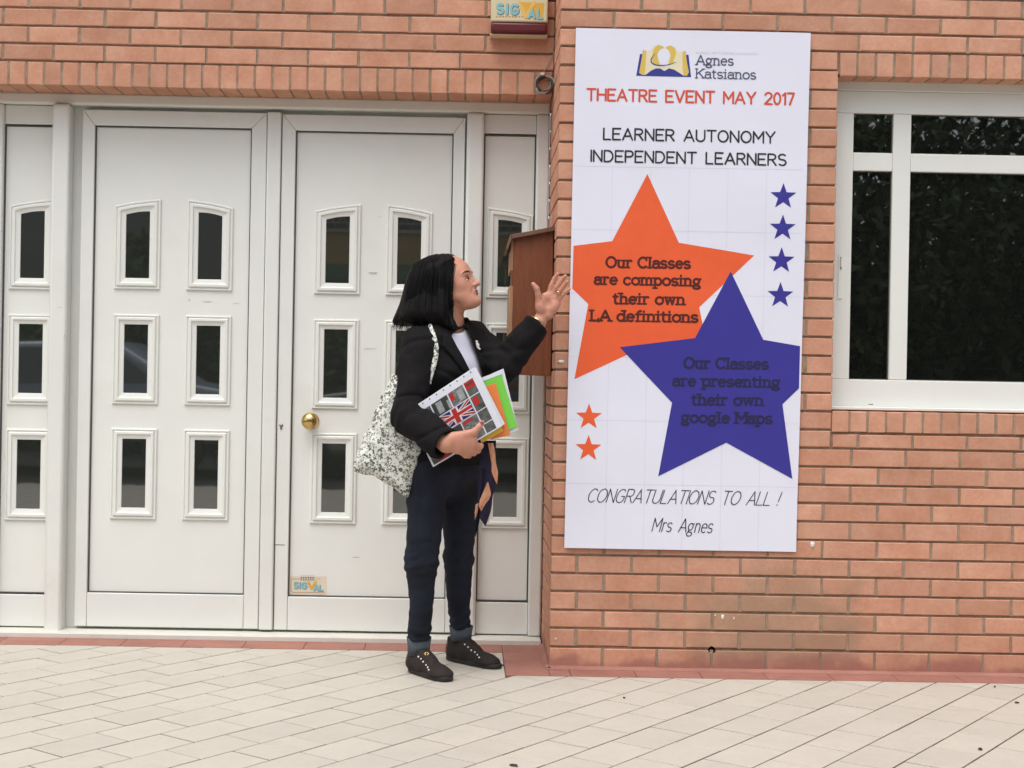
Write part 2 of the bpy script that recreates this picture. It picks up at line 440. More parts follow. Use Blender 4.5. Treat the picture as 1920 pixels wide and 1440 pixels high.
# wall above the doorway
LY = .38
lint = thing('brick_lintel_wall', 'shaded brick band above the white double doors, ending in a row of upright bricks', 'wall', (0, LY, 0))
hid = MB(); vj = MB()
lz = [2.2695, 2.3365, 2.4062, 2.4763, 2.5463, 2.616, 2.686, 2.756]
for i in range(len(lz)-1):
    z0 = lz[i]+JB/2; z1 = lz[i+1]-JB/2
    first = -.369 if i % 2 == 0 else -.269
    first = -.369+.0 if i in (2, 0, 4, 6) else -.27
    xs_ = []; j = first
    while j > -3.2: xs_.append(j); j -= .1988
    xs_ = [-.001] + xs_ + [-3.3]
    for b, a in zip(xs_[:-1], xs_[1:]):
        b2 = b-(JV/2 if b < -.01 else 0); a2 = a+JV/2
        put_brick(lint, a2, b2, z0, z1, LY, .09)
        vj.box((a-JV/2-.001, LY+.0032, z0-.001), (a+JV/2+.001, LY+.05, z1+.001))
a = -.003
while a > -3.25:
    put_brick(lint, a-.0687+.004, a-.004, 2.175, lz[0]-JB/2, LY, .175)
    vj.box((a-.0687-.005, LY+.0032, 2.177), (a-.0687+.005, LY+.172, lz[0]-.006)); a -= .0687
vj.obj('mortar_joint', lint, M['mortar'], kind='stuff')
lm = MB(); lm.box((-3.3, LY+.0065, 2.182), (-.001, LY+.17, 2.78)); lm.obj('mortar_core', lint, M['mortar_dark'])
# ================================================================== entrance doors (frame plane measured at y = .555)
YD = .555
def framebox(parent, name, x0, x1, z0, z1, y0, y1, m=None, wd=.006):
    b = MB(); b.box((x0, y0, z0), (x1, y1, z1)); return bev(b.obj(name, parent, m or M['white_frame']), wd, 3)
frame = thing('door_frame', 'white fixed frame with wide posts and head around the entrance doors', 'door frame', (-1.1, YD, .02))
framebox(frame, 'post', -2.0, -1.93, .004, 2.13, YD-.045, YD+.03, wd=.012)
framebox(frame, 'post', -.338, -.268, .021, 2.13, YD-.03, YD+.03, wd=.012)
framebox(frame, 'post', -.056, -.004, .021, 2.13, YD-.02, YD+.03, wd=.008)
framebox(frame, 'post', -2.27, -2.203, .021, 2.13, YD-.02, YD+.03, wd=.008)
hb = framebox(frame, 'head', -3.3, -.002, 2.1305, 2.178, YD-.022, YD+.03, wd=.01)
b = MB(); b.box((-3.3, YD+.032, .02), (-.001, YD+.05, 2.2)); b.obj('backing', frame, M['white_frame'])

def ring(mb, outer, inner, prof, y, mi=0):
    """stepped moulding between two matching xz outlines; prof = (t from outer, height towards the viewer)"""
    n = len(outer); base = len(mb.v); vs = []
    for t, h in prof:
        for (xo, zo), (xi, zi) in zip(outer, inner):
            vs.append((xo+(xi-xo)*t, y-h, zo+(zi-zo)*t))
    fs = [(k*n+i, k*n+(i+1)%n, (k+1)*n+(i+1)%n, (k+1)*n+i) for k in range(len(prof)-1) for i in range(n)]
    mb.add(vs, fs, mi)
def outline(cx, hw, z0, zl, zr, arc=.006):
    """anticlockwise outline; top edge runs from height zl (left) to zr (right), slightly arched"""
    p = [(cx-hw, z0), (cx+hw, z0), (cx+hw, zr)]
    if abs(zl-zr) > .002:
        for k in range(1, 6):
            t = k/6; p.append((cx+hw-2*hw*t, zr+(zl-zr)*t + arc*4*t*(1-t)*.6))
    p.append((cx-hw, zl)); return p
PROF = [(0, -.004), (0, .006), (.06, .0085), (.14, .0085), (.17, .0045), (.24, .0045), (.27, .010), (.34, .0125), (.52, .0125), (.56, .008), (.62, .0065), (.95, .0035), (1, -.001)]
def door_window(parent, cx, z0g, zlg, zrg, z0o, zlo, zro, ypanel):
    b = MB(); ring(b, outline(cx, .0925, z0o, zlo, zro), outline(cx, .0465, z0g, zlg, zrg), PROF, ypanel)
    w_ = b.obj('window', parent, M['white'])
    for p in w_.data.polygons: p.use_smooth = False
    g_ = MB(); o_ = outline(cx, .0475, z0g-.001, zlg+.001, zrg+.001)
    g_.add([(x, ypanel-.0012, z) for x, z in o_], [tuple(range(len(o_)))])
    pane = g_.mesh('pane'); pane.materials.append(M['glass_door'])
    pane = bpy.data.objects.new('pane', pane); C.objects.link(pane); pane.parent = w_
    pane.location = -parent.location
    return w_
def windows(parent, cx, kind, dz, yp):
    lo, hi, glo, ghi = 1.725+dz, 1.755+dz, 1.690+dz, 1.704+dz
    if kind == 'up': a = (glo, ghi, lo, hi)
    else: a = (ghi, glo, hi, lo)
    door_window(parent, cx, 1.436+dz, a[0], a[1], 1.390+dz, a[2], a[3], yp)
    door_window(parent, cx, .971+dz, 1.246+dz, 1.246+dz, .925+dz, 1.287+dz, 1.287+dz, yp)
    door_window(parent, cx, .507+dz, .783+dz, .783+dz, .460+dz, .826+dz, .826+dz, yp)
def panel(parent, x0, x1, z0, z1, yp, cut=None):
    b = MB(); b.box((x0, yp, z0), (x1, yp+.02, z1)); o = b.obj('panel', parent, M['white']); return o
def gasket(parent, x0, x1, z0, z1, y, wd=.0036):
    b = MB()
    b.box((x0-wd, y, z0-wd), (x0, y+.01, z1+wd)); b.box((x1, y, z0-wd), (x1+wd, y+.01, z1+wd))
    b.box((x0, y, z1), (x1, y+.01, z1+wd)); b.box((x0, y, z0-wd), (x1, y+.01, z0)); b.obj('gasket', parent, M['gasket'])
def mitre_leaf(parent, X0, X1, x0, x1, Z0, Z1, z0, z1, y0, y1):
    """leaf frame: two stiles, mitred top rail, butted bottom rail"""
    g_ = .0006
    def prism(name, pts):
        b = MB(); n = len(pts)
        b.add([(x, y0, z) for x, z in pts] + [(x, y1, z) for x, z in pts], [tuple(range(n)), tuple(range(2*n-1, n-1, -1))] + [(i, i+n, (i+1)%n+n, (i+1)%n) for i in range(n)])
        o = bev(b.obj(name, parent, M['white_frame']), .003, 2)
    prism('stile', [(X0, Z0), (x0, Z0), (x0, z1), (X0, Z1)])
    prism('stile', [(x1, Z0), (X1, Z0), (X1, Z1), (x1, z1)])
    prism('rail', [(x0+g_, z1+g_), (x1-g_, z1+g_), (X1-g_, Z1), (X0+g_, Z1)])
    prism('rail', [(x0+g_, Z0), (x1-g_, Z0), (x1-g_, z0), (x0+g_, z0)])
YP = YD+.012
# left leaf
d1 = thing('door', 'left leaf of the white double door, with six small panes and no knob', 'door', (-1.5, YD, .02))
mitre_leaf(d1, -1.888, -1.146, -1.838, -1.206, .030, 2.115, .166, 2.052, YD-.004, YD+.03)
panel(d1, -1.833, -1.211, .171, 2.047, YP); gasket(d1, -1.8335, -1.2105, .1705, 2.0475, YD+.004)
framebox(d1, 'cover_strip', -1.143, -1.087, .028, 2.119, YD-.014, YD+.02, wd=.006)
windows(d1, -1.661, 'up', .005, YP); windows(d1, -1.369, 'down', .005, YP)
# right leaf
d2 = thing('door', 'right leaf of the white double door, with brass knob and small alarm sticker', 'door', (-.7, YD, .02))
mitre_leaf(d2, -1.083, -.345, -1.0285, -.391, .028, 2.112, .163, 2.047, YD-.004, YD+.03)
panel(d2, -1.0235, -.396, .168, 2.042, YP); gasket(d2, -1.024, -.3955, .1675, 2.0425, YD+.004)
windows(d2, -.853, 'up', 0, YP); windows(d2, -.563, 'down', 0, YP)
M['brass'] = mat('brass', (.62, .43, .17), .22, .5, metal=1)
M['steel'] = mat('dull_steel', (.35, .33, .3), .4, metal=1)
kb = MB(); kx, kz = -.947, .875
kb.tube([(kx, YP, kz), (kx, YP-.004, kz), (kx, YP-.0045, kz)], [.032, .032, .029], 24)
kb.tube([(kx, YP-.004, kz), (kx, YP-.035, kz)], .012, 14)
kb.sphere((kx, YP-.052, kz), .0345, 14, 0, (1, .82, 1)); kb.obj('knob', d2, M['brass'])
kh = MB(); kh.tube([(-1.0665, YD-.0035, .855), (-1.0665, YD-.0065, .855)], .0075, 14); kh.box((-1.0705, YD-.0062, .838), (-1.0625, YD-.0035, .851)); kh.obj('keyhole', d2, M['steel'])
b = MB(); b.box((-1.0825, YD-.0049, .371), (-1.044, YD-.0044, .3732)); b.obj('stile_joint', d2, M['gasket'])
b = MB(); b.box((-1.0515, YD-.0085, .372), (-1.0505, YD-.0045, 2.10)); 
# side panels
def side(label, X0, X1, kind, cx, ww):
    t = thing('side_panel', label, 'door panel', ((X0+X1)/2, YD, .02))
    y0 = YD+.004
    framebox(t, 'top_rail', X0, X1, 2.052, 2.128, y0, YD+.03, wd=.002)
    framebox(t, 'bottom_rail', X0, X1, .024, .153, y0, YD+.03, wd=.003)
    panel(t, X0+.005, X1-.005, .162, 2.043, YP+.002); gasket(t, X0+.0045, X1-.0045, .1615, 2.0435, YD+.008)
    lo, hi, glo, ghi = 1.722, 1.752, 1.689, 1.702
    a = (glo, ghi, lo, hi) if kind == 'up' else (ghi, glo, hi, lo)
    door_window(t, cx, 1.433, a[0], a[1], 1.386, a[2], a[3], YP+.002)
    door_window(t, cx, .968, 1.245, 1.245, .919, 1.284, 1.284, YP+.002)
    door_window(t, cx, .500, .777, .777, .452, .821, .821, YP+.002)
    return t
side('narrow white fixed panel with three panes at the far left edge of the photo', -2.202, -2.001, 'up', -2.086, 0)
side('narrow white fixed panel with three panes, between the right door and the brick pier', -.267, -.057, 'down', -.156, 0)
# next panel, mostly out of frame
b = MB(); b.box((-3.3, YD+.004, .02), (-2.275, YD+.03, 2.128)); b.obj('blank_panel', frame, M['white'])

# ================================================================== window
win = thing('window', 'white framed window with dark reflecting panes, cut off by the right edge of the photo', 'window', (1.7, .1, .97))
YW = .10
def wbox(n, x0, x1, z0, z1, y0=YW, y1=YW+.05, wd=.003): return framebox(win, n, x0, x1, z0, z1, y0, y1, M['white_frame'], wd)
XW1 = 2.40
wbox('frame', 1.024, 1.108, 1.081, 2.075); wbox('frame', 1.0241, XW1, 2.0755, 2.158); wbox('frame', 1.0242, XW1, .9665, 1.0805)
wbox('shutter_box', 1.0243, XW1, 2.1585, 2.20, YW-.006)
wbox('mullion', 1.257, 1.324, 1.0812, 2.0748); wbox('transom', 1.1085, 1.2565, 1.8605, 1.9285, YW+.001); wbox('transom', 1.3245, XW1, 1.8605, 1.9285, YW+.001)
wbox('frame', XW1-.08, XW1, 1.0812, 2.0748, YW+.002)
wbox('sill', 1.0244, XW1, .9668, .979, YW-.05, YW-.001, .003)
for x0, x1, z0, z1 in ((1.108, 1.257, 1.0805, 1.861), (1.108, 1.257, 1.928, 2.0755), (1.324, XW1-.08, 1.0805, 1.861), (1.324, XW1-.08, 1.928, 2.0755)):
    b = MB(); y = YW+.016; b.add([(x0-.002, y, z0-.002), (x1+.002, y, z0-.002), (x1+.002, y, z1+.002), (x0-.002, y, z1+.002)], [(0, 1, 2, 3)]); b.obj('pane', win, M['glass'])
    wd = .0035; q = MB()
    for a_, c_ in (((x0, y-.004, z0), (x0+wd, y-.0005, z1)), ((x1-wd, y-.004, z0), (x1, y-.0005, z1)), ((x0+wd, y-.004, z1-wd), (x1-wd, y-.0005, z1)), ((x0+wd, y-.004, z0), (x1-wd, y-.0005, z0+wd))): q.box(a_, c_)
    q.obj('gasket', win, M['gasket'])
p1 = at(1574, 478, YW); p2 = at(1584, 560, YW)
b = MB(); b.box((p1.x-.004, YW-.004, p2.z), (p1.x+.010, YW-.0005, p1.z)); b.obj('latch_plate', win, M['white_frame'])
b = MB(); b.box((p1.x+.002, YW-.0045, p1.z-.055), (p1.x+.008, YW-.0042, p1.z-.008)); b.obj('latch_recess', win, M['steel'])
b = MB(); b.box((p1.x+.003, YW-.012, p1.z-.045), (p1.x+.007, YW-.0046, p1.z-.012)); b.obj('latch_lever', win, M['white'])
b = MB(); p = at(1633, 759, YW-.05); b.box((p.x-.008, p.y-.001, p.z), (p.x+.008, p.y+.003, p.z+.003)); b.obj('drain_slot', win, M['gasket'])
# plain masonry above the picture
up = MB(); up.box((0, .01, 2.80), (3.3, .3, 6.0)); up.box((-3.3, .39, 2.80), (-.002, .6, 6.0))
b = up.obj('upper_masonry', wall, M['brick'])
b = MB(); b.box((2.45, .001, 0), (3.3, .3, 2.80)); b.box((1.02, .16, 0), (2.45, .3, 2.8)); b.obj('plain_masonry', wall, M['brick'])
b = MB(); b.box((-4.3, .2, -.01), (-3.3, .75, 6.0)); b.obj('plain_masonry', lint, M['brick'])

# scuffs and tape marks on the white doors
M['scuff'] = mat('grey_scuff', (.50, .49, .45), .6, var=.3, vscale=90)
for (px, py, w5, h5, par) in ((712, 407, 5, .7, d2), (700, 512, 12, 2.6, d2), (692, 654, 17, .8, d2), (355, 563, 1.6, 2.6, d1), (388, 566, 13, 1.2, d1), (444, 569, 8, .6, d1), (668, 1045, 9, 1.0, d2), (600, 1115, 2, .8, d2), (374, 1112, 5, 1.2, d1), (113, 576, 6, .5, frame), (122, 628, 2.2, 3.0, frame), (132, 1041, .8, .8, frame), (700, 1116, .6, 3, d2)):
    yy = YP-.0006 if par is not frame else YD-.0456
    b = MB(); n = 12; sd5 = random.Random(px)
    vs = []
    for k in range(n):
        a = 2*math.pi*k/n; r = sd5.uniform(.55, 1.1); p = at(px+w5*math.cos(a)*r, py+h5*math.sin(a)*r, yy); vs.append((p.x, yy, p.z))
    b.add(vs, [tuple(range(n))]); b.obj('scuff', par, M['scuff'])
# ================================================================== stroke lettering
def arc(cx, cy, rx, ry, a0, a1, n=10):
    return [(cx+rx*math.cos(math.radians(a0+(a1-a0)*i/n)), cy+ry*math.sin(math.radians(a0+(a1-a0)*i/n))) for i in range(n+1)]
def UC(ch):
    """capitals and digits: (width, strokes), cap height 1"""
    A = arc
    g_ = {
     'A': (.72, [[(0,0),(.36,1)], [(.36,1),(.72,0)], [(.12,.33),(.60,.33)]]),
     'B': (.6, [[(0,0),(0,1)], [(0,1),(.32,1)]+A(.32,.76,.23,.24,90,-90)+[(0,.52)], [(0,.52),(.36,.52)]+A(.36,.26,.25,.26,90,-90)+[(0,0)]]),
     'C': (.66, [A(.36,.5,.36,.5,48,312,16)]),
     'D': (.66, [[(0,0),(0,1),(.26,1)]+A(.26,.5,.38,.5,90,-90,14)+[(0,0)]]),
     'E': (.56, [[(.56,1),(0,1),(0,0),(.56,0)], [(0,.52),(.46,.52)]]),
     'F': (.54, [[(.54,1),(0,1),(0,0)], [(0,.52),(.44,.52)]]),
     'G': (.70, [A(.36,.5,.36,.5,48,330,16)+[(.68,.46),(.42,.46)]]),
     'H': (.64, [[(0,0),(0,1)], [(.64,0),(.64,1)], [(0,.52),(.64,.52)]]),
     'I': (.0, [[(0,0),(0,1)]]),
     'K': (.62, [[(0,0),(0,1)], [(.6,1),(0,.42)], [(.2,.6),(.62,0)]]),
     'L': (.5, [[(0,1),(0,0),(.5,0)]]),
     'M': (.74, [[(0,0),(0,1),(.37,.35),(.74,1),(.74,0)]]),
     'N': (.62, [[(0,0),(0,1),(.62,0),(.62,1)]]),
     'O': (.74, [A(.37,.5,.37,.5,90,450,22)]),
     'P': (.56, [[(0,0),(0,1),(.32,1)]+A(.32,.74,.24,.26,90,-90)+[(0,.48)]]),
     'R': (.60, [[(0,0),(0,1),(.32,1)]+A(.32,.75,.24,.25,90,-90)+[(0,.5)], [(.28,.5),(.6,0)]]),
     'S': (.56, [A(.28,.755,.27,.245,38,250,10)+A(.28,.255,.28,.255,70,-140,10)]),
     'T': (.64, [[(0,1),(.64,1)], [(.32,1),(.32,0)]]),
     'U': (.62, [[(0,1),(0,.32)]+A(.31,.32,.31,.32,180,360,12)+[(.62,1)]]),
     'V': (.68, [[(0,1),(.34,0),(.68,1)]]),
     'Y': (.66, [[(0,1),(.33,.48),(.66,1)], [(.33,.48),(.33,0)]]),
     '2': (.52, [A(.26,.73,.26,.27,165,-30,9)+[(0,0),(.54,0)]]),
     '0': (.5, [A(.25,.5,.25,.5,90,450,18)]),
     '1': (.2, [[(0,.78),(.2,1),(.2,0)]]),
     '7': (.5, [[(0,1),(.5,1),(.18,0)]]),
     '!': (.0, [[(.04,1),(0,.3)], [(-.01,.06),(0,0)]]),
    }
    return g_[ch]
def LC(ch):
    """lower case, x height .68; third item: serif spots (x, y, kind)"""
    A = arc; X = .68
    g_ = {
     'a': (.50, [A(.24,.50,.22,.18,160,0,8)+[(.46,.12)]+A(.54,.12,.08,.12,180,270,4), [(.46,.40),(.24,.40)]+A(.20,.20,.20,.20,90,270,8)+[(.30,.0),(.46,.14)]], []),
     'c': (.48, [A(.26,.34,.26,.34,45,315,14)], []),
     'd': (.56, [A(.25,.34,.25,.34,20,340,14), [(.50,1),(.50,0)]], [(.44,1),(.56,0)]),
     'e': (.52, [[(.02,.36),(.50,.36)]+A(.26,.34,.25,.34,4,310,14)], []),
     'f': (.34, [[(.14,0),(.14,.78)]+A(.32,.78,.18,.22,180,80,6), [(0,X),(.32,X)]], [(.14,0)]),
     'g': (.54, [A(.24,.42,.21,.26,0,360,16), [(.38,.60),(.54,.66)], [(.14,.20),(.08,.08),(.20,.03),(.40,.0),(.50,-.10)]+A(.26,-.14,.25,.15,0,-180,10)+[(.04,-.04),(.18,.03)]], []),
     'h': (.56, [[(.08,0),(.08,1)], [(.08,.45)]+A(.28,.45,.20,.23,170,0,8)+[(.48,0)]], [(.04,1),(.08,0),(.48,0)]),
     'i': (.22, [[(.10,0),(.10,X)], [(.10,.93),(.10,.97)]], [(.05,X),(.10,0)]),
     'l': (.22, [[(.10,0),(.10,1)]], [(.05,1),(.10,0)]),
     'm': (.86, [[(.08,0),(.08,X)], [(.08,.48)]+A(.25,.48,.18,.20,170,0,8)+[(.43,0)], [(.43,.48)]+A(.60,.48,.18,.20,170,0,8)+[(.78,0)]], [(.03,X),(.08,0),(.43,0),(.78,0)]),
     'n': (.56, [[(.08,0),(.08,X)], [(.08,.46)]+A(.28,.46,.20,.22,170,0,8)+[(.48,0)]], [(.03,X),(.08,0),(.48,0)]),
     'o': (.54, [A(.27,.34,.27,.34,90,450,18)], []),
     'p': (.56, [[(.08,-.30),(.08,X)], A(.31,.34,.24,.34,160,-160,14)], [(.03,X),(.08,-.30)]),
     'r': (.42, [[(.10,0),(.10,X)], [(.10,.42)]+A(.30,.44,.20,.24,170,60,6)], [(.04,X),(.10,0)]),
     's': (.46, [A(.22,.505,.20,.175,35,250,8)+A(.22,.17,.22,.17,70,-145,8)], []),
     't': (.34, [[(.13,.90),(.13,.14)]+A(.25,.14,.12,.14,180,290,5), [(0,X),(.31,X)]], []),
     'u': (.56, [[(.08,X),(.08,.22)]+A(.27,.22,.19,.22,180,350,8), [(.48,X),(.48,0)]], [(.03,X),(.43,X),(.53,0)]),
     'w': (.74, [[(.05,X),(.20,0),(.37,X),(.54,0),(.69,X)]], [(.05,X),(.69,X)]),
     ',': (.1, [[(0,0),(-.05,-.15)]], []),
    }
    return g_[ch]
CAPSERIF = {'O': [], 'C': [(.62,.86,'v')], 'L': [(0,1),(0,0),(.5,.06,'v')], 'A': [(0,0),(.72,0)], 'M': [(0,1),(.74,1),(0,0),(.74,0)], 'K': [(0,1),(0,0),(.6,1),(.6,0)]}
def layout(text, style):
    """-> strokes [(points, width)], total width"""
    x = 0; out = []
    for ch in text:
        if ch == ' ': x += style.get('space', .42); continue
        sr = []
        if ch in 'abcdefghilmnoprstuw,': wd, st, sr = LC(ch)
        else:
            wd, st = UC(ch); sr = CAPSERIF.get(ch, [(0,0),(0,1)])
        sc = style.get('cw', 1)
        for s in st: out.append(([(x+p[0]*sc, p[1]) for p in s], 1))
        if style.get('serif'):
            h = style['serif']
            for s in sr:
                if len(s) == 3: out.append(([(x+s[0]*sc, s[1]-h), (x+s[0]*sc, s[1]+h)], .8))
                else: out.append(([(x+s[0]*sc-h, s[1]), (x+s[0]*sc+h, s[1])], .75))
        x += wd*sc + style.get('gap', .2)
    return out, x-style.get('gap', .2)
LAY = [0]
def stroke_mesh(mb, pts, wd, place, mi=0, taper=0, rough=0):
    """ribbon polygons with rounded ends; place(x, y, lift) -> world"""
    n = len(pts); L_ = []; R_ = []
    for i in range(n):
        a = pts[max(i-1, 0)]; c = pts[min(i+1, n-1)]; dx, dy = c[0]-a[0], c[1]-a[1]; l = math.hypot(dx, dy) or 1
        if 0 < i < n-1:
            u1 = (pts[i][0]-a[0], pts[i][1]-a[1]); u2 = (c[0]-pts[i][0], c[1]-pts[i][1]); l1 = math.hypot(*u1) or 1; l2 = math.hypot(*u2) or 1
            cosb = (u1[0]*u2[0]+u1[1]*u2[1])/l1/l2
            if cosb < .55:                      # sharp corner: split
                stroke_mesh(mb, pts[:i+1], wd, place, mi, taper, rough); stroke_mesh(mb, pts[i:], wd, place, mi, taper, rough); return
            k = 1/max(.6, math.sqrt((1+cosb)/2))
        else: k = 1
        h = wd/2*k*(1+rough*random.uniform(-1, 1))
        if taper: h *= 1-taper*abs(2*i/(n-1)-1)**2 if n > 2 else 1
        nx, ny = -dy/l*h, dx/l*h
        L_.append((pts[i][0]+nx, pts[i][1]+ny)); R_.append((pts[i][0]-nx, pts[i][1]-ny))
    def cap(p, q, sgn):
        dx, dy = p[0]-q[0], p[1]-q[1]; l = math.hypot(dx, dy) or 1; dx /= l; dy /= l; r = wd/2; o = []
        for a in (-60, -20, 20, 60):
            a = math.radians(a*sgn); o.append((p[0]+(dx*math.cos(a)-dy*math.sin(a))*r, p[1]+(dx*math.sin(a)+dy*math.cos(a))*r))
        return o
    LAY[0] += 1; lift = (LAY[0] % 40)*1.2e-5
    e = cap(pts[-1], pts[-2], -1); s0 = cap(pts[0], pts[1], -1)
    vs = [place(*p, lift) for p in L_+R_]
    mb.add(vs, [(i, i+1, n+i+1, n+i) for i in range(n-1)], mi)
    mb.add([place(*p, lift) for p in [L_[-1]]+e+[R_[-1]]], [tuple(range(6))], mi)
    mb.add([place(*p, lift) for p in [R_[0]]+s0+[L_[0]]], [tuple(range(6))], mi)
def text_line(text, A_, B_, cap, style, wd, surf, mb=None, mi=0, slant=0):
    """A_, B_: photo pixels of the two ends of the baseline; cap: height in pixels; surf(px, py, lift) -> world"""
    st, W = layout(text, style); ax = ((B_[0]-A_[0])/W, (B_[1]-A_[1])/W)
    mb = mb or MB()
    def place(x, y, lift):
        x = x + slant*y
        return surf(A_[0]+ax[0]*x + .021*cap*y, A_[1]+ax[1]*x - cap*y, lift)
    sx = ax[0]/cap
    for s, k in st:
        # stroke width is kept isotropic by working in cap units scaled in x
        s2 = [(p[0]*sx, p[1]) for p in s]
        jit = style.get('jit', 0)
        if jit: s2 = [(p[0]+random.uniform(-jit, jit), p[1]+random.uniform(-jit, jit)) for p in s2]
        stroke_mesh(mb, s2, wd*k, lambda x, y, l: place(x/sx, y, l), mi, style.get('taper', 0), style.get('rough', 0))
    return mb
# ================================================================== poster
PO = [at(1080, 52, -.012), at(1520, 62, -.012), at(1493, 1035, -.012), at(1058, 1027, -.012)]
def bulge(x, z):
    return -.012 - .0010*math.sin(z*17+x*9)*math.sin(x*13+1) - .0030*math.sin(x*5.1+.6)*math.sin(z*2.3+.4) - .0013*math.sin(z*9.1+x*6) - .0007*math.sin(x*23+z*4) - .0035*max(0, (.52-z)/.1)**2*(.5+.5*math.sin(x*6))*.5
M['sleeve_tape'] = mat('clear_tape', (.70, .70, .74), .2)
poster = thing('poster', 'tall white school theatre event poster with orange and blue stars on the brick wall', 'poster', (.48, 0, 1.39))
pb = MB(); nx, nz = 36, 80; vs = []
for back in (0, 1):
    for j in range(nz+1):
        for i in range(nx+1):
            u, v = i/nx, j/nz
            p = (PO[3]*(1-u)+PO[2]*u)*(1-v) + (PO[0]*(1-u)+PO[1]*u)*v
            vs.append((p.x, bulge(p.x, p.z)+.0006*back, p.z))
NN = (nx+1)*(nz+1)
fs = [(j*(nx+1)+i, j*(nx+1)+i+1, (j+1)*(nx+1)+i+1, (j+1)*(nx+1)+i) for j in range(nz) for i in range(nx)]
fs += [tuple(NN+k for k in f[::-1]) for f in fs]
NE = len(vs)
edge = [i for i in range(nx+1)] + [j*(nx+1)+nx for j in range(1, nz+1)] + [nz*(nx+1)+i for i in range(nx-1, -1, -1)] + [j*(nx+1) for j in range(nz-1, 0, -1)]
pb.add(vs, fs, 0, True)
ev = [vs[k] for k in edge]+[vs[k+NN] for k in edge]; ne = len(edge)
pb.add(ev, [(k, k+ne, (k+1)%ne+ne, (k+1)%ne) for k in range(ne)], 0, False); sheet = pb.obj('sheet', poster, M['poster'])
def psurf(px, py, lift, base=.0006):
    p = at(px, py, -.012); return (p.x, bulge(p.x, p.z) - base - lift, p.z)
def ink(name, col, rough=.5, var=.03): return mat(name, col, rough, .35, var=var, vscale=14)
I_or = ink('orange_ink', (.78, .115, .035)); I_bl = ink('blue_ink', (.040, .034, .27)); I_rt = ink('red_orange_ink', (.62, .085, .045))
I_dk = ink('black_ink', (.028, .026, .03)); I_br = ink('dark_brown_ink', (.085, .016, .012)); I_nv = ink('navy_ink', (.02, .018, .07)); I_nt = ink('grey_navy_ink', (.07, .075, .14))
I_gd = ink('gold_ink', (.66, .47, .10)); I_gp = ink('pale_gold_ink', (.74, .67, .46)); I_bk = ink('logo_blue_ink', (.035, .045, .26)); I_gr = ink('faint_grey_ink', (.56, .56, .64)); I_wh = ink('white_ink', (.72, .73, .83))
from mathutils.geometry import tessellate_polygon
def shape(name, pts, m, base, label=None, sub=3):
    P = []
    for px, py in pts:
        p = at(px, py, -.012); P.append(Vector((p.x, p.z, 0)))
    tris = [[P[i] for i in t] for t in tessellate_polygon([P])]
    for _ in range(sub):
        nt_ = []
        for a_, b_, c_ in tris:
            if max((a_-b_).length, (b_-c_).length, (c_-a_).length) < .03: nt_.append([a_, b_, c_]); continue
            ab, bc, ca = (a_+b_)/2, (b_+c_)/2, (c_+a_)/2; nt_ += [[a_, ab, ca], [ab, b_, bc], [ca, bc, c_], [ab, bc, ca]]
        tris = nt_
    mb_ = MB(); vid = {}
    for t in tris:
        if ((t[1]-t[0]).cross(t[2]-t[0])).z < 0: t = t[::-1]
        ix = []
        for v in t:
            k = (round(v.x, 6), round(v.y, 6))
            if k not in vid: vid[k] = len(mb_.v); mb_.v.append((v.x, bulge(v.x, v.y)-base, v.y))
            ix.append(vid[k])
        mb_.f.append(tuple(ix)); mb_.mi.append(0); mb_.sm.append(True)
    return mb_.obj(name, poster, m, label=label)
shape('star', [(1214,326),(1148,452),(1075.3,461),(1073,541),(1103,570),(1077,711),(1213,648),(1338,716),(1311,576),(1414,479),(1273,455)], I_or, .0006, 'big orange star', 5)
shape('star', [(1370,509),(1303,634),(1162,651),(1260,755),(1234,893),(1362,830),(1486,898),(1467,758),(1498,728),(1500,649),(1431,637)], I_bl, .0011, 'big blue star', 5)
def mini(cx, cy, m):
    pts = []
    for k in range(10):
        r = 26 if k % 2 == 0 else 10.6; a = math.radians(90+36*k-1.2); pts.append((cx+r*math.cos(a)*.98, cy+2-r*math.sin(a)*.98))
    shape('star', pts, m, .0007, None, 1)
for c in ((1468,367),(1467,426),(1465,487),(1463,552)): mini(*c, I_bl)
for c in ((1104,780),(1103,839)): mini(*c, I_or)
# faint sheet joints
jb = MB()
def fline(a, b_):
    n = 24
    pts = [(a[0]+(b_[0]-a[0])*i/n, a[1]+(b_[1]-a[1])*i/n) for i in range(n+1)]
    dx, dy = b_[0]-a[0], b_[1]-a[1]; l = math.hypot(dx, dy); nx_, ny_ = -dy/l*.24, dx/l*.24
    vs = [psurf(p[0]+nx_, p[1]+ny_, 0, .0004) for p in pts] + [psurf(p[0]-nx_, p[1]-ny_, 0, .0004) for p in pts]
    jb.add(vs, [(i, i+1, n+2+i, n+1+i) for i in range(n)])
for k in range(5): fline((1148.6+72.2*k, 315+1.3*k), (1134+71.8*k, 1028+1.3*k))
for y in (311, 430, 549, 668, 787, 906): fline((1076-(y-311)*.022, y), (1506-(y-311)*.022, y+8))
jb.obj('print_seams', poster, I_gr)
sans = dict(space=.58, gap=.19, rough=.10, taper=.0)
slab = dict(space=.40, gap=.13, serif=.16, rough=.06)
hand = dict(space=.45, gap=.10, jit=.012, cw=.80)
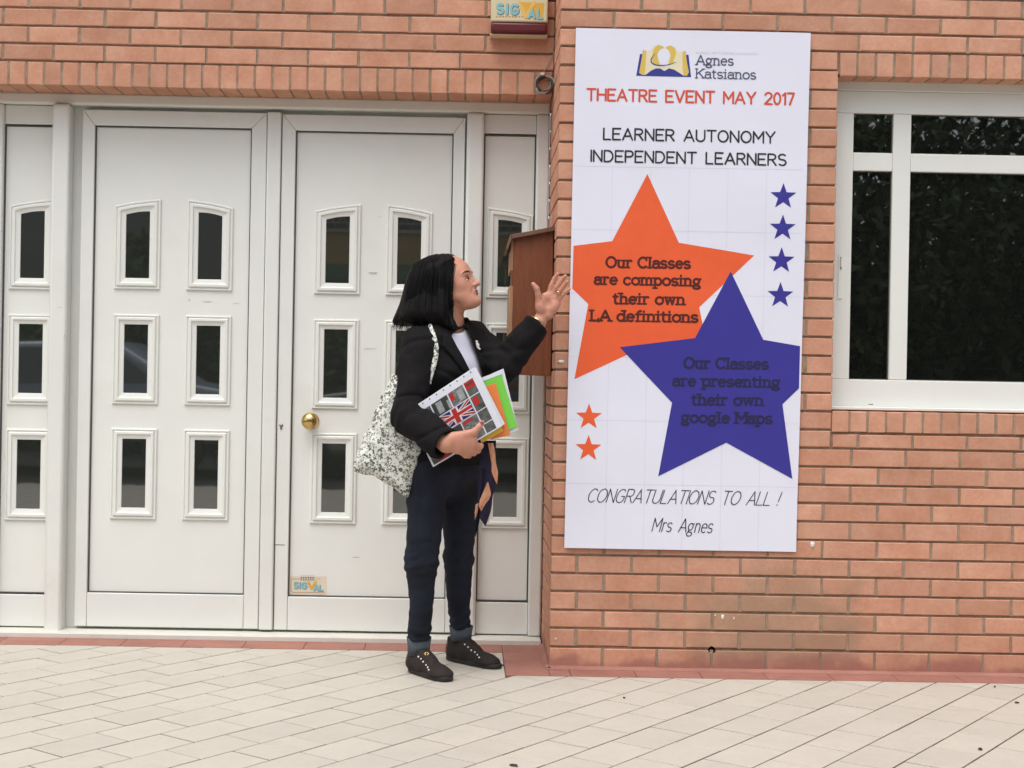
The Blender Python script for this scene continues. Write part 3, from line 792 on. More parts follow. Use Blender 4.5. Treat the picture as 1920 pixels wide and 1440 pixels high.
for txt, A_, B_, cap, st, wd, m, sl_, lab in (
    ('THEATRE EVENT MAY 2017', (1101,187.5), (1488,196.5), 21, sans, .18, I_rt, 0, 'orange lettering THEATRE EVENT MAY 2017'),
    ('LEARNER AUTONOMY', (1132,261), (1452,268.5), 20.5, sans, .155, I_dk, 0, 'black lettering LEARNER AUTONOMY'),
    ('INDEPENDENT LEARNERS', (1108.5,302), (1473,310.5), 20.5, sans, .155, I_dk, 0, 'black lettering INDEPENDENT LEARNERS'),
    ('Our Classes', (1137,501), (1294,503), 19, slab, .235, I_br, 0, None), ('are composing', (1115,532.5), (1313,536), 19, slab, .235, I_br, 0, None),
    ('their own', (1150,569), (1283,571), 19, slab, .235, I_br, 0, None), ('LA definitions', (1109,601), (1308,604), 19, slab, .235, I_br, 0, None),
    ('Our Classes', (1283,690), (1440,692), 19, slab, .235, I_nv, 0, None), ('are presenting', (1262,723), (1461,726), 19, slab, .235, I_nv, 0, None),
    ('their own', (1297,758.5), (1430,760), 19, slab, .235, I_nv, 0, None), ('google Maps', (1278,791.5), (1447,794), 19, slab, .235, I_nv, 0, None),
    ('CONGRATULATIONS TO ALL !', (1100,941), (1457,948), 25, hand, .065, I_dk, .30, 'thin handwritten CONGRATULATIONS TO ALL !'),
    ('Mrs Agnes', (1222,996), (1334,999), 25, dict(space=.5, gap=.09, jit=.01, cw=.8), .07, I_dk, .25, 'thin handwritten Mrs Agnes')):
    mb_ = MB(); text_line(txt, A_, B_, cap, st, wd, lambda a, b_, l: psurf(a, b_, l, .0013 if m in (I_nv,) else .0009), mb_, 0, sl_)
    mb_.obj('lettering', poster, m, label=lab)
mb_ = MB(); serf = dict(space=.4, gap=.12, serif=.12)
ps = lambda a, b_, l: psurf(a, b_, l, .0009)
text_line('Agnes', (1306,121), (1375,122.5), 17.5, serf, .135, ps, mb_); text_line('Katsianos', (1306,146), (1417,148.5), 17, serf, .135, ps, mb_)
mb_.obj('lettering', poster, I_nt, label='navy serif lettering Agnes Katsianos')
mb_ = MB(); text_line('SCHOOL OF FOREIGN LANGUAGES', (1305,100.5), (1421,103), 3.6, dict(space=.6, gap=.35), .14, ps, mb_); mb_.obj('lettering', poster, I_gr)
# logo: open book with a bulb
K = lambda x, y: (1180+x/7.385, 70+y/7.385)
shape('logo', [K(148,230),K(820,240),K(856,550),K(96,530)], I_bk, .0006, 'dark blue book cover', 2)
lp = [K(190,165),K(215,185),K(245,190),K(300,175),K(340,120),K(410,100),K(460,120),K(488,150),K(520,118),K(575,112),K(630,140),K(665,185),K(700,200),K(745,200),K(780,185),
      K(800,360),K(825,480),K(800,530),K(750,530),K(690,490),K(620,445),K(550,428),K(485,465),K(430,430),K(370,428),K(300,460),K(230,515),K(180,520),K(135,490),K(165,330)]
shape('logo', lp, I_gp, .0008, None, 2)
shape('logo', [K(190,165),K(215,185),K(235,190),K(222,420),K(215,500),K(180,518),K(135,488),K(165,330)], I_gd, .0010, None, 1)
shape('logo', [K(738,200),K(780,185),K(800,360),K(825,480),K(800,528),K(752,528),K(738,420)], I_gd, .0010, None, 1)
shape('logo', [K(330,190),K(360,130),K(410,102),K(460,122),K(486,150),K(420,190),K(395,250),K(400,330),K(430,380),K(340,370),K(310,300)], I_gd, .0010, None, 1)
shape('logo', [K(500,140),K(575,112),K(630,150),K(650,220),K(600,370),K(540,380),K(570,260),K(555,190)], I_gd, .0010, None, 1)
shape('logo', [K(480+90*math.cos(a), 250-100*math.sin(a)) for a in [math.radians(-50+28*k) for k in range(11)]]+[K(425,340),K(430,400),K(530,405),K(535,340)], I_wh, .0012, 'white light bulb', 1)
sm = MB()
stroke_mesh(sm, [(355,230),(320,270),(300,310),(305,345),(340,372),(400,388),(480,388),(560,375),(640,345)], 16, lambda x, y, l: psurf(*K(x, y), l, .0014), 0, .7)
sm.obj('logo', poster, I_bk, label='dark blue swoosh')

# ================================================================== mailbox
M['wood'] = wd_ = mat('reddish_wood', (.185, .058, .024), .5, .4, var=.22, vscale=7, var2=.12, v2scale=30, stretch=(6, 6, .7), bump=.15, bscale=60)
M['wood_edge'] = mat('pale_wood_edge', (.36, .20, .11), .7, .3, var=.15, vscale=20, stretch=(1, 1, .3))
M['wood_dark'] = mat('weathered_wood_roof', (.17, .095, .065), .75, .3, var=.2, vscale=12)
mbx = thing('mailbox', 'reddish brown wooden mailbox with sloping lid hung on the side of the brick pier', 'mailbox', (-.08, .3, 1.35))
YB0, YB1 = .155, .42; XB = -.152
b = MB()
b.add([(XB, YB0, 1.075), (-.004, YB0, 1.072), (-.004, YB0, 1.632), (XB, YB0, 1.606), (XB, YB0+.014, 1.075), (-.004, YB0+.014, 1.072), (-.004, YB0+.014, 1.632), (XB, YB0+.014, 1.606)],
      [(0,1,2,3),(7,6,5,4),(0,4,5,1),(1,5,6,2),(2,6,7,3),(3,7,4,0)]); bev(b.obj('side_board', mbx, M['wood']), .0015, 1)
b = MB(); b.box((XB-.014, YB0+.002, 1.074), (XB-.0005, YB1, 1.41)); bev(b.obj('front_board', mbx, M['wood_edge']), .0015, 1)
b = MB(); b.box((XB-.012, YB0+.004, 1.465), (XB-.0005, YB1, 1.60)); bev(b.obj('front_board', mbx, M['wood_edge']), .0015, 1)
b = MB(); b.box((XB-.004, YB0+.015, 1.08), (-.006, YB1-.005, 1.60)); b.obj('inside', mbx, M['gasket'])
b = MB(); b.box((XB-.006, YB0+.002, 1.4105), (XB-.001, YB0+.016, 1.4645)); b.obj('slot_edge', mbx, M['wood'])
b = MB(); 
th_ = .014
q0, q1 = at(1041, 424, YB0-.02), at(957, 440, YB0-.02); q2 = at(948, 466, YB0-.02)
def slab(p, q, y0, y1, t, n_):
    d = (q-p).normalized(); nn = Vector((-d.z, 0, d.x)); nn = nn if nn.z > 0 else -nn
    b = MB(); v = [p, q, q-nn*t, p-nn*t]
    b.add([(a.x, y0, a.z) for a in v]+[(a.x, y1, a.z) for a in v], [(3,2,1,0),(4,5,6,7),(0,1,5,4),(1,2,6,5),(2,3,7,6),(3,0,4,7)]); return bev(b.obj(n_, mbx, M['wood_dark']), .0015, 1)
slab(q0, q1, YB0-.02, YB1+.02, .016, 'lid')
slab(q1+Vector((-.0005, 0, -.001)), q2, YB0-.02, YB1+.02, .010, 'lid_lip')

# ================================================================== alarm siren
M['cream'] = mat('cream_plastic', (.66, .58, .38), .45, .4, var=.04, vscale=8)
M['maroon'] = mat('maroon_plastic', (.115, .012, .018), .35, .4)
YS = LY-.075
sir = thing('alarm_siren', 'cream alarm siren box with dark red base, high on the wall beside the pier', 'alarm box', (-.14, LY, 2.45))
a0 = at(921, 0, YS); a1 = at(1027, 42, YS); zt = 2.60
b = MB(); b.box((a0.x, YS, a1.z), (a1.x, LY-.001, zt)); bev(b.obj('housing', sir, M['cream']), .006, 3)
c1 = at(1028, 62, YS); 
b = MB(); b.box((a0.x+.001, YS+.001, c1.z), (a1.x-.001, LY-.001, a1.z-.001)); bev(b.obj('lens', sir, M['maroon']), .01, 3)
b = MB(); b.box((a0.x-.002, YS+.02, c1.z-.007), (a1.x+.001, LY-.001, c1.z-.0008)); bev(b.obj('base_plate', sir, M['cream']), .002, 2)
I_cy = ink('turquoise_ink', (.24, .52, .55)); I_ye = ink('yellow_ink', (.70, .42, .07)); I_gs = ink('shadow_grey_ink', (.17, .22, .28)); I_rd = ink('red_brown_ink', (.45, .16, .09))
def sigsurf(k): return lambda a, b_, l: tuple(at(a, b_, YS-.0004-k-l))
qd = MB(); qp = [at(972,3,YS-.0003), at(1021,6,YS-.0003), at(1018,34,YS-.0003), at(990,34,YS-.0003)]; qd.add(qp, [(3,2,1,0)]); qd.obj('yellow_patch', sir, I_ye)
for m_, dx, dy, k, wd in ((I_gs, .9, .9, .0002, .33), (I_cy, 0, 0, .0010, .27)):
    mb_ = MB(); text_line('SIG', (932+dx, 24.5+dy), (971+dx, 26+dy), 17, dict(gap=.42), wd, sigsurf(k), mb_); text_line('AL', (991+dx, 33+dy), (1016+dx, 34+dy), 15, dict(gap=.38), wd, sigsurf(k), mb_)
    mb_.obj('lettering', sir, m_)
mb_ = MB(); stroke_mesh(mb_, [(976,9),(986,31)], 5.5, lambda x, y, l: tuple(at(x, y, YS-.0012-l))); stroke_mesh(mb_, [(986,31),(1001,6)], 7, lambda x, y, l: tuple(at(x, y, YS-.0013-l))); mb_.obj('lettering', sir, ink('bright_yellow_ink', (.78, .50, .12)), label='yellow tick forming the N')
mb_ = MB()
for k in range(9): stroke_mesh(mb_, [(931+k*5.9, 31), (933+k*5.9, 31.2)], 1.5, lambda x, y, l: tuple(at(x, y, YS-.0006-l)))
mb_.obj('lettering', sir, I_rd)
# cable
M['cable'] = mat('grey_cable', (.33, .30, .26), .6, .4, var=.15, vscale=30); M['cable_d'] = mat('dark_cable', (.06, .055, .05), .6, .4)
cab = thing('cable', 'coiled grey cable tied up in the corner between lintel and pier', 'cable', (-.05, LY, 2.25))
def Z5(x, y): return (840+x/5.333, y/5.333)
cc = at(*Z5(965, 845), LY-.012)
for k in range(6):
    rr = .0275+.003*math.sin(k*2.1)+.0009*k; pts = []
    for i in range(26):
        a = 2*math.pi*i/25*(.96)+k*.9; w5 = 1+.13*math.sin(5*a/2+k)
        pts.append((cc.x+rr*w5*math.cos(a)*1.0, LY-.006-.003*k+.003*math.sin(3*a+k), cc.z+rr*w5*1.06*math.sin(a)))
    b = MB(); b.tube(pts, .0030, 6); b.obj('cable_loop', cab, M['cable_d'] if k in (0, 1, 3, 5) else M['cable'])
pts = [at(*Z5(*p), LY-.01) for p in ((940,740),(975,690),(1010,610),(1060,530),(1045,505),(1050,480),(1078,465))]
pts += [Vector((-.002, LY-.03, pts[-1].z+.01))]
b = MB(); b.tube(pts, .0022, 6); b.obj('cable_lead', cab, M['cable'])
p = at(*Z5(945, 742), LY-.018); b = MB(); b.box((p.x-.008, LY-.024, p.z-.006), (p.x+.008, LY-.004, p.z+.006)); bev(b.obj('cable_tie', cab, mat('white_tape', (.6, .58, .52), .6)), .002, 1)
# small clip at foot of siren
b = MB(); s0 = at(1031, 66, LY-.02); b.tube([s0, s0+Vector((.004, .0, -.003)), s0+Vector((.008, 0, 0))], .0012, 5); b.obj('lead_loop', cab, M['cable'])

# ================================================================== sticker on the right leaf
stk = thing('sticker', 'small cream alarm sticker at the lower left of the right door', 'sticker', (-.95, YP, .21))
YT = YP-.0006
def T(x, y, l=0, k=0): return tuple(at(530+x/19.2, 1060+y/19.2, YT-k-l))
b = MB(); b.add([T(262,395), T(1590,400), T(1580,1060), T(258,1058)], [(3,2,1,0)]); b.add([T(640,405), T(1160,405), T(1160,340), T(640,340)], [(0,1,2,3)])
b.obj('paper', stk, mat('sticker_cream', (.72, .64, .50), .5))
mb_ = MB(); stroke_mesh(mb_, [(640,490),(360,490),(310,520),(300,560),(300,900),(320,955),(370,972),(1500,972)], 16, lambda x, y, l: T(x, y, l, .0004)); stroke_mesh(mb_, [(1190,490),(1340,490)], 14, lambda x, y, l: T(x, y, l, .0004)); mb_.obj('border_line', stk, I_rd)
for m_, d_, k, wd in ((I_gs, 12, .0006, .34), (I_cy, 0, .0011, .26)):
    mb_ = MB()
    text_line('SIG', (415+d_, 815+d_), (850+d_, 830+d_), 205, dict(gap=.36), wd, lambda a, b_, l: T(a, b_, l, k), mb_); text_line('AL', (1130+d_, 900+d_), (1430+d_, 905+d_), 190, dict(gap=.25), wd, lambda a, b_, l: T(a, b_, l, k), mb_)
    mb_.obj('lettering', stk, m_)
mb_ = MB(); stroke_mesh(mb_, [(925,620),(1040,820)], 90, lambda x, y, l: T(x, y, l, .0014)); stroke_mesh(mb_, [(1040,820),(1195,590)], 80, lambda x, y, l: T(x, y, l, .0014)); mb_.obj('lettering', stk, I_ye)
mb_ = MB()
for k in range(6): stroke_mesh(mb_, [(670+k*85, 430), (670+k*85, 520)], 30, lambda x, y, l: T(x, y, l, .0006)); 
stroke_mesh(mb_, [(655,432),(1150,436)], 18, lambda x, y, l: T(x, y, l, .0007)); stroke_mesh(mb_, [(655,525),(1150,528)], 18, lambda x, y, l: T(x, y, l, .0007))
mb_.obj('lettering', stk, I_gs)

# ================================================================== small litter on the pavement
M['leaf'] = mat('dry_leaf', (.05, .03, .02), .8)
for i, (px, py, s, lab) in enumerate(((1838, 1406, .011, 'dark dry scrap lying on the pale tiles near the lower right corner'), (1906, 1319, .008, 'small brown scrap on the tiles at the right edge'),
                          (1865, 1289, .006, 'tiny brown scrap just in front of the terracotta border at the right'), (964, 1437, .014, 'brown leaf bit at the bottom edge below the woman'), (1170, 1310, .004, 'tiny dark pebble on the tiles below the poster'))):
    p = onfloor(px, py); b = MB(); b.sphere((0, 0, 0), 1, 5, 0, (s, s*.6, .003))
    b.v = [(x*(1+random.uniform(-.3, .3)), y*(1+random.uniform(-.3, .3)), max(z, -.002)+random.uniform(0, .001)) for x, y, z in b.v]
    o = link('dry_leaf' if i != 4 else 'pebble', b.mesh('leaf'), None, M['leaf'], label=lab, cat='leaf' if i != 4 else 'pebble', group='bits of litter on the pavement'); o.location = (p.x, p.y, .003); o.rotation_euler.z = random.uniform(0, 3)

# ================================================================== across the street (behind the camera, seen only in the panes)
rng_ = np.random.RandomState(3)
M['foliage'] = mat('foliage', (.075, .11, .04), .5, .4, var=.5, vscale=1.2, obj_rand=.2)
M['bark'] = mat('bark', (.08, .06, .045), .9)
def leafy(center, rad, n, s, parent, thin=None, mt='foliage'):
    v = rng_.normal(size=(n, 3)); v /= np.linalg.norm(v, axis=1)[:, None]; r = rng_.uniform(.15, 1, n)**.5
    pos = v*r[:, None]*np.array(rad)+np.array(center)
    if thin is not None:                       # thinner, clumpy foliage above a height
        q = np.sin(pos[:, 0]*4.1+1)+np.sin(pos[:, 2]*5.3+pos[:, 0]*1.7)+np.sin(pos[:, 0]*9.7-pos[:, 2]*6.1)+np.sin(pos[:, 0]*15+pos[:, 2]*11)
        keep = (pos[:, 2] < thin) | (q < 1.15); pos = pos[keep]; n = len(pos)
    a = rng_.normal(size=(n, 3)); a /= np.linalg.norm(a, axis=1)[:, None]; b_ = np.cross(a, rng_.normal(size=(n, 3))); b_ /= np.linalg.norm(b_, axis=1)[:, None]
    sz = s*rng_.uniform(.6, 1.4, n)[:, None]
    P = np.stack([pos-a*sz, pos+b_*sz*.45, pos+a*sz, pos-b_*sz*.45], 1).reshape(-1, 3)
    me = bpy.data.meshes.new('crown'); me.from_pydata((P-np.array(parent.location)).tolist(), [], [(4*i, 4*i+1, 4*i+2, 4*i+3) for i in range(n)])
    link('crown', me, parent, M[mt])
for i, (x, y, h, r, lab) in enumerate(((4.6, -13.0, 5.6, 2.2, 'broad dark tree across the street behind the photographer, mirrored in the window'), (8.4, -13.5, 5.9, 2.5, 'tall dark tree across the street, furthest right of the row'),
                            (-4.6, -12.6, 2.9, .9, 'low bushy tree across the street, mirrored in the left door panes'), (12.8, -14.5, 5.4, 2.4, 'slim tree across the street at the far right end'), (-9.4, -13.5, 3.4, 2.0, 'spreading tree across the street at the far left'))):
    t = thing('street_tree', lab, 'tree', (x, y, 0), 'trees across the street')
    b = MB(); b.tube([(x, y, -.01), (x+.05, y, h*.3), (x-.05, y+.1, h*.6), (x, y, h*.8)], [.16, .13, .1, .05], 8); b.obj('trunk', t, M['bark'])
    leafy((x, y, h*.56), (r, r*.8, h*.46), 19000 if h > 4 else 1500, .085 if h > 4 else .16, t, 3.55 if h > 4 else None)
M['hedge_leaves'] = mat('hedge_leaves', (.13, .20, .06), .5, .4, var=.4, vscale=3)
hedge = thing('hedge', 'dense clipped hedge along the far kerb behind the photographer', 'hedge', (4, -13.2, 0))
leafy((7.0, -13.2, .9), (6.5, .8, 1.5), 12000, .11, hedge)
hedge2 = thing('hedge', 'shorter hedge in front of the ochre house across the street', 'hedge', (-4, -13.4, 0))
leafy((-5.0, -13.4, .8), (7.0, .6, 1.35), 14000, .11, hedge2, mt='hedge_leaves')
def building(lab, x, parts):
    h = thing('house', lab, 'house', (x, -15.5, 0))
    for n_, a_, c_, col in parts:
        b = MB(); b.box(a_, c_); b.obj(n_, h, mat('house_'+n_, col, .8, var=.1, vscale=1.5))
    return h
hs_ = building('ochre house with a green band and a pale railing across the street', -1,
    (('wall', (-3.3, -18, 0), (3.0, -15.5, 2.55), (.14, .13, .12)), ('band', (-3.3, -18, 2.551), (3.0, -15.48, 2.80), (.17, .27, .17)), ('wall', (-3.3, -18, 2.801), (3.0, -15.5, 3.28), (.62, .42, .20)), ('slab', (-3.35, -18, 3.281), (3.05, -15.44, 3.33), (.7, .66, .55)), ('wall', (-3.3, -18, 3.331), (3.0, -15.52, 7.0), (.13, .13, .12))))
b = MB()
for k in range(34):
    x0 = -3.3+k*.19; b.tube([(x0, -15.4, 3.34), (x0+.19, -15.4, 3.75)], .009, 4); b.tube([(x0+.19, -15.4, 3.34), (x0, -15.4, 3.75)], .009, 4)
b.tube([(-3.3, -15.4, 3.75), (3.0, -15.4, 3.75)], .02, 5); b.tube([(-3.3, -15.4, 3.42), (3.0, -15.4, 3.42)], .012, 5); b.obj('railing', hs_, mat('pale_metal', (.55, .55, .52), .5))
building('plain grey rendered house across the street, left of the ochre one', -7, (('wall', (-14, -18, 0), (-3.4, -15.8, 6.5), (.30, .29, .28)),))
building('plain grey block closing the street at the right', 8, (('wall', (3.1, -19, 0), (14, -17.5, 3.0), (.25, .24, .23)),))
def car(x, y, col, lab):
    t = thing('parked_car', lab, 'car', (x, y, 0), 'cars parked along the street behind the photographer')
    pm = mat('car_paint', col, .25, .5, coat=.6)
    prof = [(-2.0,.35),(-2.05,.62),(-1.9,.82),(-1.15,.92),(-.55,1.36),(.65,1.40),(1.35,.98),(1.95,.88),(2.05,.6),(2.0,.35)]
    b = MB(); n = len(prof)
    b.add([(x+p, y+.82-(.12 if q > 1 else 0), q) for p, q in prof]+[(x+p, y-.82+(.12 if q > 1 else 0), q) for p, q in prof], [tuple(range(n-1, -1, -1)), tuple(range(n, 2*n))]+[(i, (i+1)%n, (i+1)%n+n, i+n) for i in range(n)])
    bev(b.obj('body', t, pm), .06, 3)
    b = MB(); wp = [(-1.0,.93),(-.5,1.30),(.6,1.34),(1.15,.96)]; b.add([(x+p, y+.835-(.1 if q > 1 else 0), q) for p, q in wp], [(3,2,1,0)]); b.obj('side_window', t, M['glass_door'])
    for dx in (-1.3, 1.3):
        b = MB(); b.tube([(x+dx, y+.86, .31), (x+dx, y+.64, .31)], .31, 20); w5 = b.obj('wheel', t, M['gasket']); b = MB(); b.tube([(x+dx, y+.875, .31), (x+dx, y+.862, .31)], .19, 14); b.obj('rim', t, M['steel'])
car(-4.6, -9.0, (.35, .42, .52), 'pale blue grey car parked behind the photographer, left one')
car(-.3, -9.2, (.08, .10, .16), 'dark blue car parked behind the photographer, right one')
# ================================================================== signed-distance modelling (smooth bodies and cloth)
def V(*a): return np.array(a, dtype=np.float32)
def smin(a, b, k):
    h = np.clip(.5+.5*(b-a)/k, 0, 1); return b*(1-h)+a*h - k*h*(1-h)
def smax(a, b, k): return -smin(-a, -b, k)
def cone(P, a, b, ra, rb):
    a, b = np.array(a, np.float32), np.array(b, np.float32); ab = b-a; t = np.clip(((P-a)@ab)/max(ab@ab, 1e-9), 0, 1)
    return np.linalg.norm(P-a-t[..., None]*ab, axis=-1) - (ra+(rb-ra)*t)
def ell(P, c, r, Rm=None):
    q = P-np.array(c, np.float32)
    if Rm is not None: q = q@np.array(Rm, np.float32).T         # rows of Rm: local axes in world
    r = np.array(r, np.float32); k0 = np.linalg.norm(q/r, axis=-1); k1 = np.linalg.norm(q/(r*r), axis=-1)
    return k0*(k0-1)/np.maximum(k1, 1e-6)
def poly2(X, Z, pts):
    """signed distance to a polygon in the xz plane"""
    n = len(pts); d = np.full(X.shape, 1e9, np.float32); s = np.ones(X.shape, np.float32)
    for i in range(n):
        ax, az = pts[i]; bx, bz = pts[i-1]; ex, ez = bx-ax, bz-az; wx, wz = X-ax, Z-az
        t = np.clip((wx*ex+wz*ez)/(ex*ex+ez*ez+1e-12), 0, 1); d = np.minimum(d, (wx-ex*t)**2+(wz-ez*t)**2)
        c1 = Z >= az; c2 = Z < bz; c3 = ex*wz > ez*wx
        m_ = (c1 & c2 & c3) | (~c1 & ~c2 & ~c3); s = np.where(m_, -s, s)
    return s*np.sqrt(d)
def wob(P, f, seed, o=2):
    """cheap smooth noise from sines"""
    r = np.random.RandomState(seed); out = 0
    for k in range(5*o):
        d = r.normal(size=3).astype(np.float32); d = d/np.linalg.norm(d)*f*r.uniform(.5, 1.6); out = out + np.sin(P@d + r.uniform(0, 6.3))/(5*o)**.5
    return out
def nets(fn, lo, hi, h):
    lo = np.array(lo, np.float32); n = [int((hi[i]-lo[i])/h)+2 for i in range(3)]
    g_ = np.meshgrid(*[lo[i]+h*np.arange(n[i], dtype=np.float32) for i in range(3)], indexing='ij'); P = np.stack(g_, -1)
    F = fn(P).astype(np.float32); s = F < 0
    c = [F[i:n[0]-1+i, j:n[1]-1+j, k:n[2]-1+k] for i in (0, 1) for j in (0, 1) for k in (0, 1)]
    off = [(i, j, k) for i in (0, 1) for j in (0, 1) for k in (0, 1)]
    neg = sum((x < 0).astype(np.int8) for x in c); act = (neg > 0) & (neg < 8); idx = np.argwhere(act)
    vals = [x[act] for x in c]; acc = np.zeros((len(idx), 3)); cnt = np.zeros(len(idx))
    for a in range(8):
        for b in range(a+1, 8):
            oa, ob = np.array(off[a]), np.array(off[b])
            if np.abs(oa-ob).sum() != 1: continue
            va, vb = vals[a], vals[b]; cr = (va < 0) != (vb < 0); t = np.where(cr, va/np.where(cr, va-vb, 1), 0)
            acc += np.where(cr[:, None], oa+(ob-oa)*t[:, None], 0); cnt += cr
    vid = -np.ones(act.shape, int); vid[act] = np.arange(len(idx)); verts = lo + h*(idx+acc/cnt[:, None])
    faces = []
    for ax in range(3):
        u, w_ = [(1, 2), (2, 0), (0, 1)][ax]
        sl = [slice(None)]*3; sl[ax] = slice(0, -1); sh = [slice(None)]*3; sh[ax] = slice(1, None)
        a = s[tuple(sl)]; b = s[tuple(sh)]; e = np.argwhere(a != b)
        e = e[(e[:, u] > 0) & (e[:, w_] > 0) & (e[:, u] < n[u]-1) & (e[:, w_] < n[w_]-1)]
        if not len(e): continue
        eu = np.zeros(3, int); eu[u] = 1; ew = np.zeros(3, int); ew[w_] = 1
        q = np.stack([vid[tuple((e-eu-ew).T)], vid[tuple((e-ew).T)], vid[tuple(e.T)], vid[tuple((e-eu).T)]], 1)
        inside = a[tuple(e.T)]; q[~inside] = q[~inside][:, ::-1]; faces.append(q)
    f = np.concatenate(faces); f = f[(f >= 0).all(1)]
    return verts, f
def sdf_obj(name, parent, fn, lo, hi, h, m, extra=None, **k):
    v, f = nets(fn, lo, hi, h) if not isinstance(fn, list) else (None, None)
    me = bpy.data.meshes.new(name); v = v - np.array(parent.location)
    me.from_pydata(v.tolist(), [], f.tolist()); me.polygons.foreach_set('use_smooth', [True]*len(me.polygons)); me.update()
    return link(name, me, parent, m, **k)
def A_(px, py, Y): p = at(px, py, Y); return np.array([p.x, p.y, p.z], np.float32)

# ------------------------------------------------------------------ materials
M['skin'] = mat('skin', (.52, .245, .165), .5, .4, var=.06, vscale=25, sss=.12, bump=.1, bscale=500, col2=(.56, .265, .18))
M['hair'] = mat('black_hair', (.0045, .0038, .0038), .55, .16, stretch=(1, 1, .12), bump=.9, bscale=260, bdist=.004, var=.3, vscale=90)
M['jacket'] = mat('black_jacket_cloth', (.0088, .0080, .0088), .88, .18, bump=.35, bscale=600, var=.15, vscale=10)
M['shirt'] = mat('white_shirt', (.68, .68, .78), .8, .2, bump=.2, bscale=500)
M['jeans'] = mat('dark_denim', (.0095, .0115, .0185), .85, .25, bump=.5, bscale=900, var=.25, vscale=7, col2=(.013, .017, .029))
M['cuff'] = mat('denim_cuff', (.082, .100, .115), .9, .2, bump=.5, bscale=700, var=.15, vscale=20)
M['shoe'] = mat('dark_suede', (.022, .016, .014), .75, .3, bump=.5, bscale=500, var=.2, vscale=20)
M['sole'] = mat('shoe_sole', (.021, .019, .016), .6, .35)
M['lining'] = mat('tan_lining', (.30, .15, .11), .8)
M['gold'] = mat('gold', (.75, .52, .20), .25, .5, metal=1)
M['pearl'] = mat('pearl', (.72, .70, .62), .25, .6)
M['lip'] = mat('lips', (.33, .085, .075), .45, .4); M['brow'] = mat('brow', (.045, .028, .022), .8); M['eyew'] = mat('eye_white', (.55, .50, .47), .3); M['iris'] = mat('iris', (.02, .012, .01), .2)

# ================================================================== the woman
woman = thing('person', 'woman with black bob in black jacket and dark jeans, raising one hand towards the poster', 'person', (-.40, -.08, 0))
Ff = V(.707, -.707, 0); Ll = V(.707, .707, 0); Zz = V(0, 0, 1)
# joints
hipR, hipL = A_(802, 880, -.15), A_(866, 880, -.02)
kneeR, kneeL = A_(793, 1052, -.16), A_(859, 1045, .03)
ankR, ankL = A_(785, 1212, -.112), A_(863, 1188, .105)
kneeR = (kneeR).astype(np.float32)
shR, shL = A_(786, 645, -.19), A_(888, 632, -.0)
elR, wrR = A_(766, 782, -.27), A_(837, 833, -.36)
elL, wrL = A_(944, 686, -.10), A_(1009, 606, -.115)
neck = A_(842, 612, -.10)
chest = A_(838, 690, -.10); waist = A_(838, 790, -.09); pelv = A_(836, 865, -.085)
# ---- head frame
yaw, pit = math.radians(-17), math.radians(20)
hf = V(math.cos(pit)*math.cos(yaw), math.cos(pit)*math.sin(yaw), math.sin(pit))
hu = V(-math.sin(pit)*math.cos(yaw), -math.sin(pit)*math.sin(yaw), math.cos(pit))
hl = np.cross(hu, hf).astype(np.float32)
HC = A_(840.5, 525, -.12)
def H(f, l, u): return (HC + hf*f + hl*l + hu*u).astype(np.float32)
HR = np.stack([hf, hl, hu])
def head(P):
    d = ell(P, H(-.012, 0, .012), (.092, .070, .080), HR)
    d = smin(d, ell(P, H(.030, 0, -.010), (.058, .058, .075), HR), .02)          # face mass
    d = smin(d, ell(P, H(.040, 0, -.062), (.044, .047, .048), HR), .022)         # lower face
    for s in (-1, 1):
        d = smin(d, ell(P, H(.044, .036*s, -.036), (.024, .020, .024), HR), .014)   # cheeks
        d = smin(d, cone(P, H(-.005, .052*s, -.058), H(.060, .020*s, -.098), .012, .014), .026)  # jaw line
        d = smin(d, cone(P, H(.078, .008*s, -.001), H(.068, .040*s, -.006), .0085, .0078), .010)    # brow ridge
        d = smax(d, -ell(P, H(.088, .031*s, -.026), (.020, .016, .0115), HR), .008)               # eye sockets
        d = smin(d, ell(P, H(.0645, .031*s, -.0285), (.0135, .0145, .0115), HR), .004)            # lids
        d = smin(d, ell(P, H(.087, .011*s, -.0525), (.0085, .0065, .0065), HR), .006)             # nostril wings
    d = smin(d, cone(P, H(.077, 0, -.008), H(.0965, 0, -.046), .0070, .0080), .008)                # nose bridge
    d = smin(d, ell(P, H(.0985, 0, -.050), (.0098, .0095, .0085), HR), .006)                      # nose tip
    for s in (-1, 1): d = smax(d, -ell(P, H(.0925, .006*s, -.0605), (.0035, .003, .003), HR), .002)
    d = smin(d, ell(P, H(.068, 0, -.074), (.018, .024, .017), HR), .010)                          # muzzle
    d = smin(d, ell(P, H(.0825, 0, -.0725), (.0055, .018, .0048), HR), .004)                      # lips
    d = smin(d, ell(P, H(.0800, 0, -.0835), (.0060, .016, .0052), HR), .004)
    d = smax(d, -ell(P, H(.0885, 0, -.0778), (.0055, .021, .0014), HR), .002)                     # mouth line
    for s in (-1, 1): d = smax(d, -cone(P, H(.087, .018*s, -.058), H(.076, .030*s, -.078), .0014, .0012), .008)
    d = smin(d, ell(P, H(.070, 0, -.106), (.0165, .018, .0135), HR), .014)                        # chin
    d = smin(d, ell(P, H(.050, 0, -.110), (.036, .032, .015), HR), .02)                          # soft underside
    nk = cone(P, H(-.018, 0, -.05), neck+V(.0, .0, -.01), .052, .056)
    d = smin(d, nk, .022)
    return d
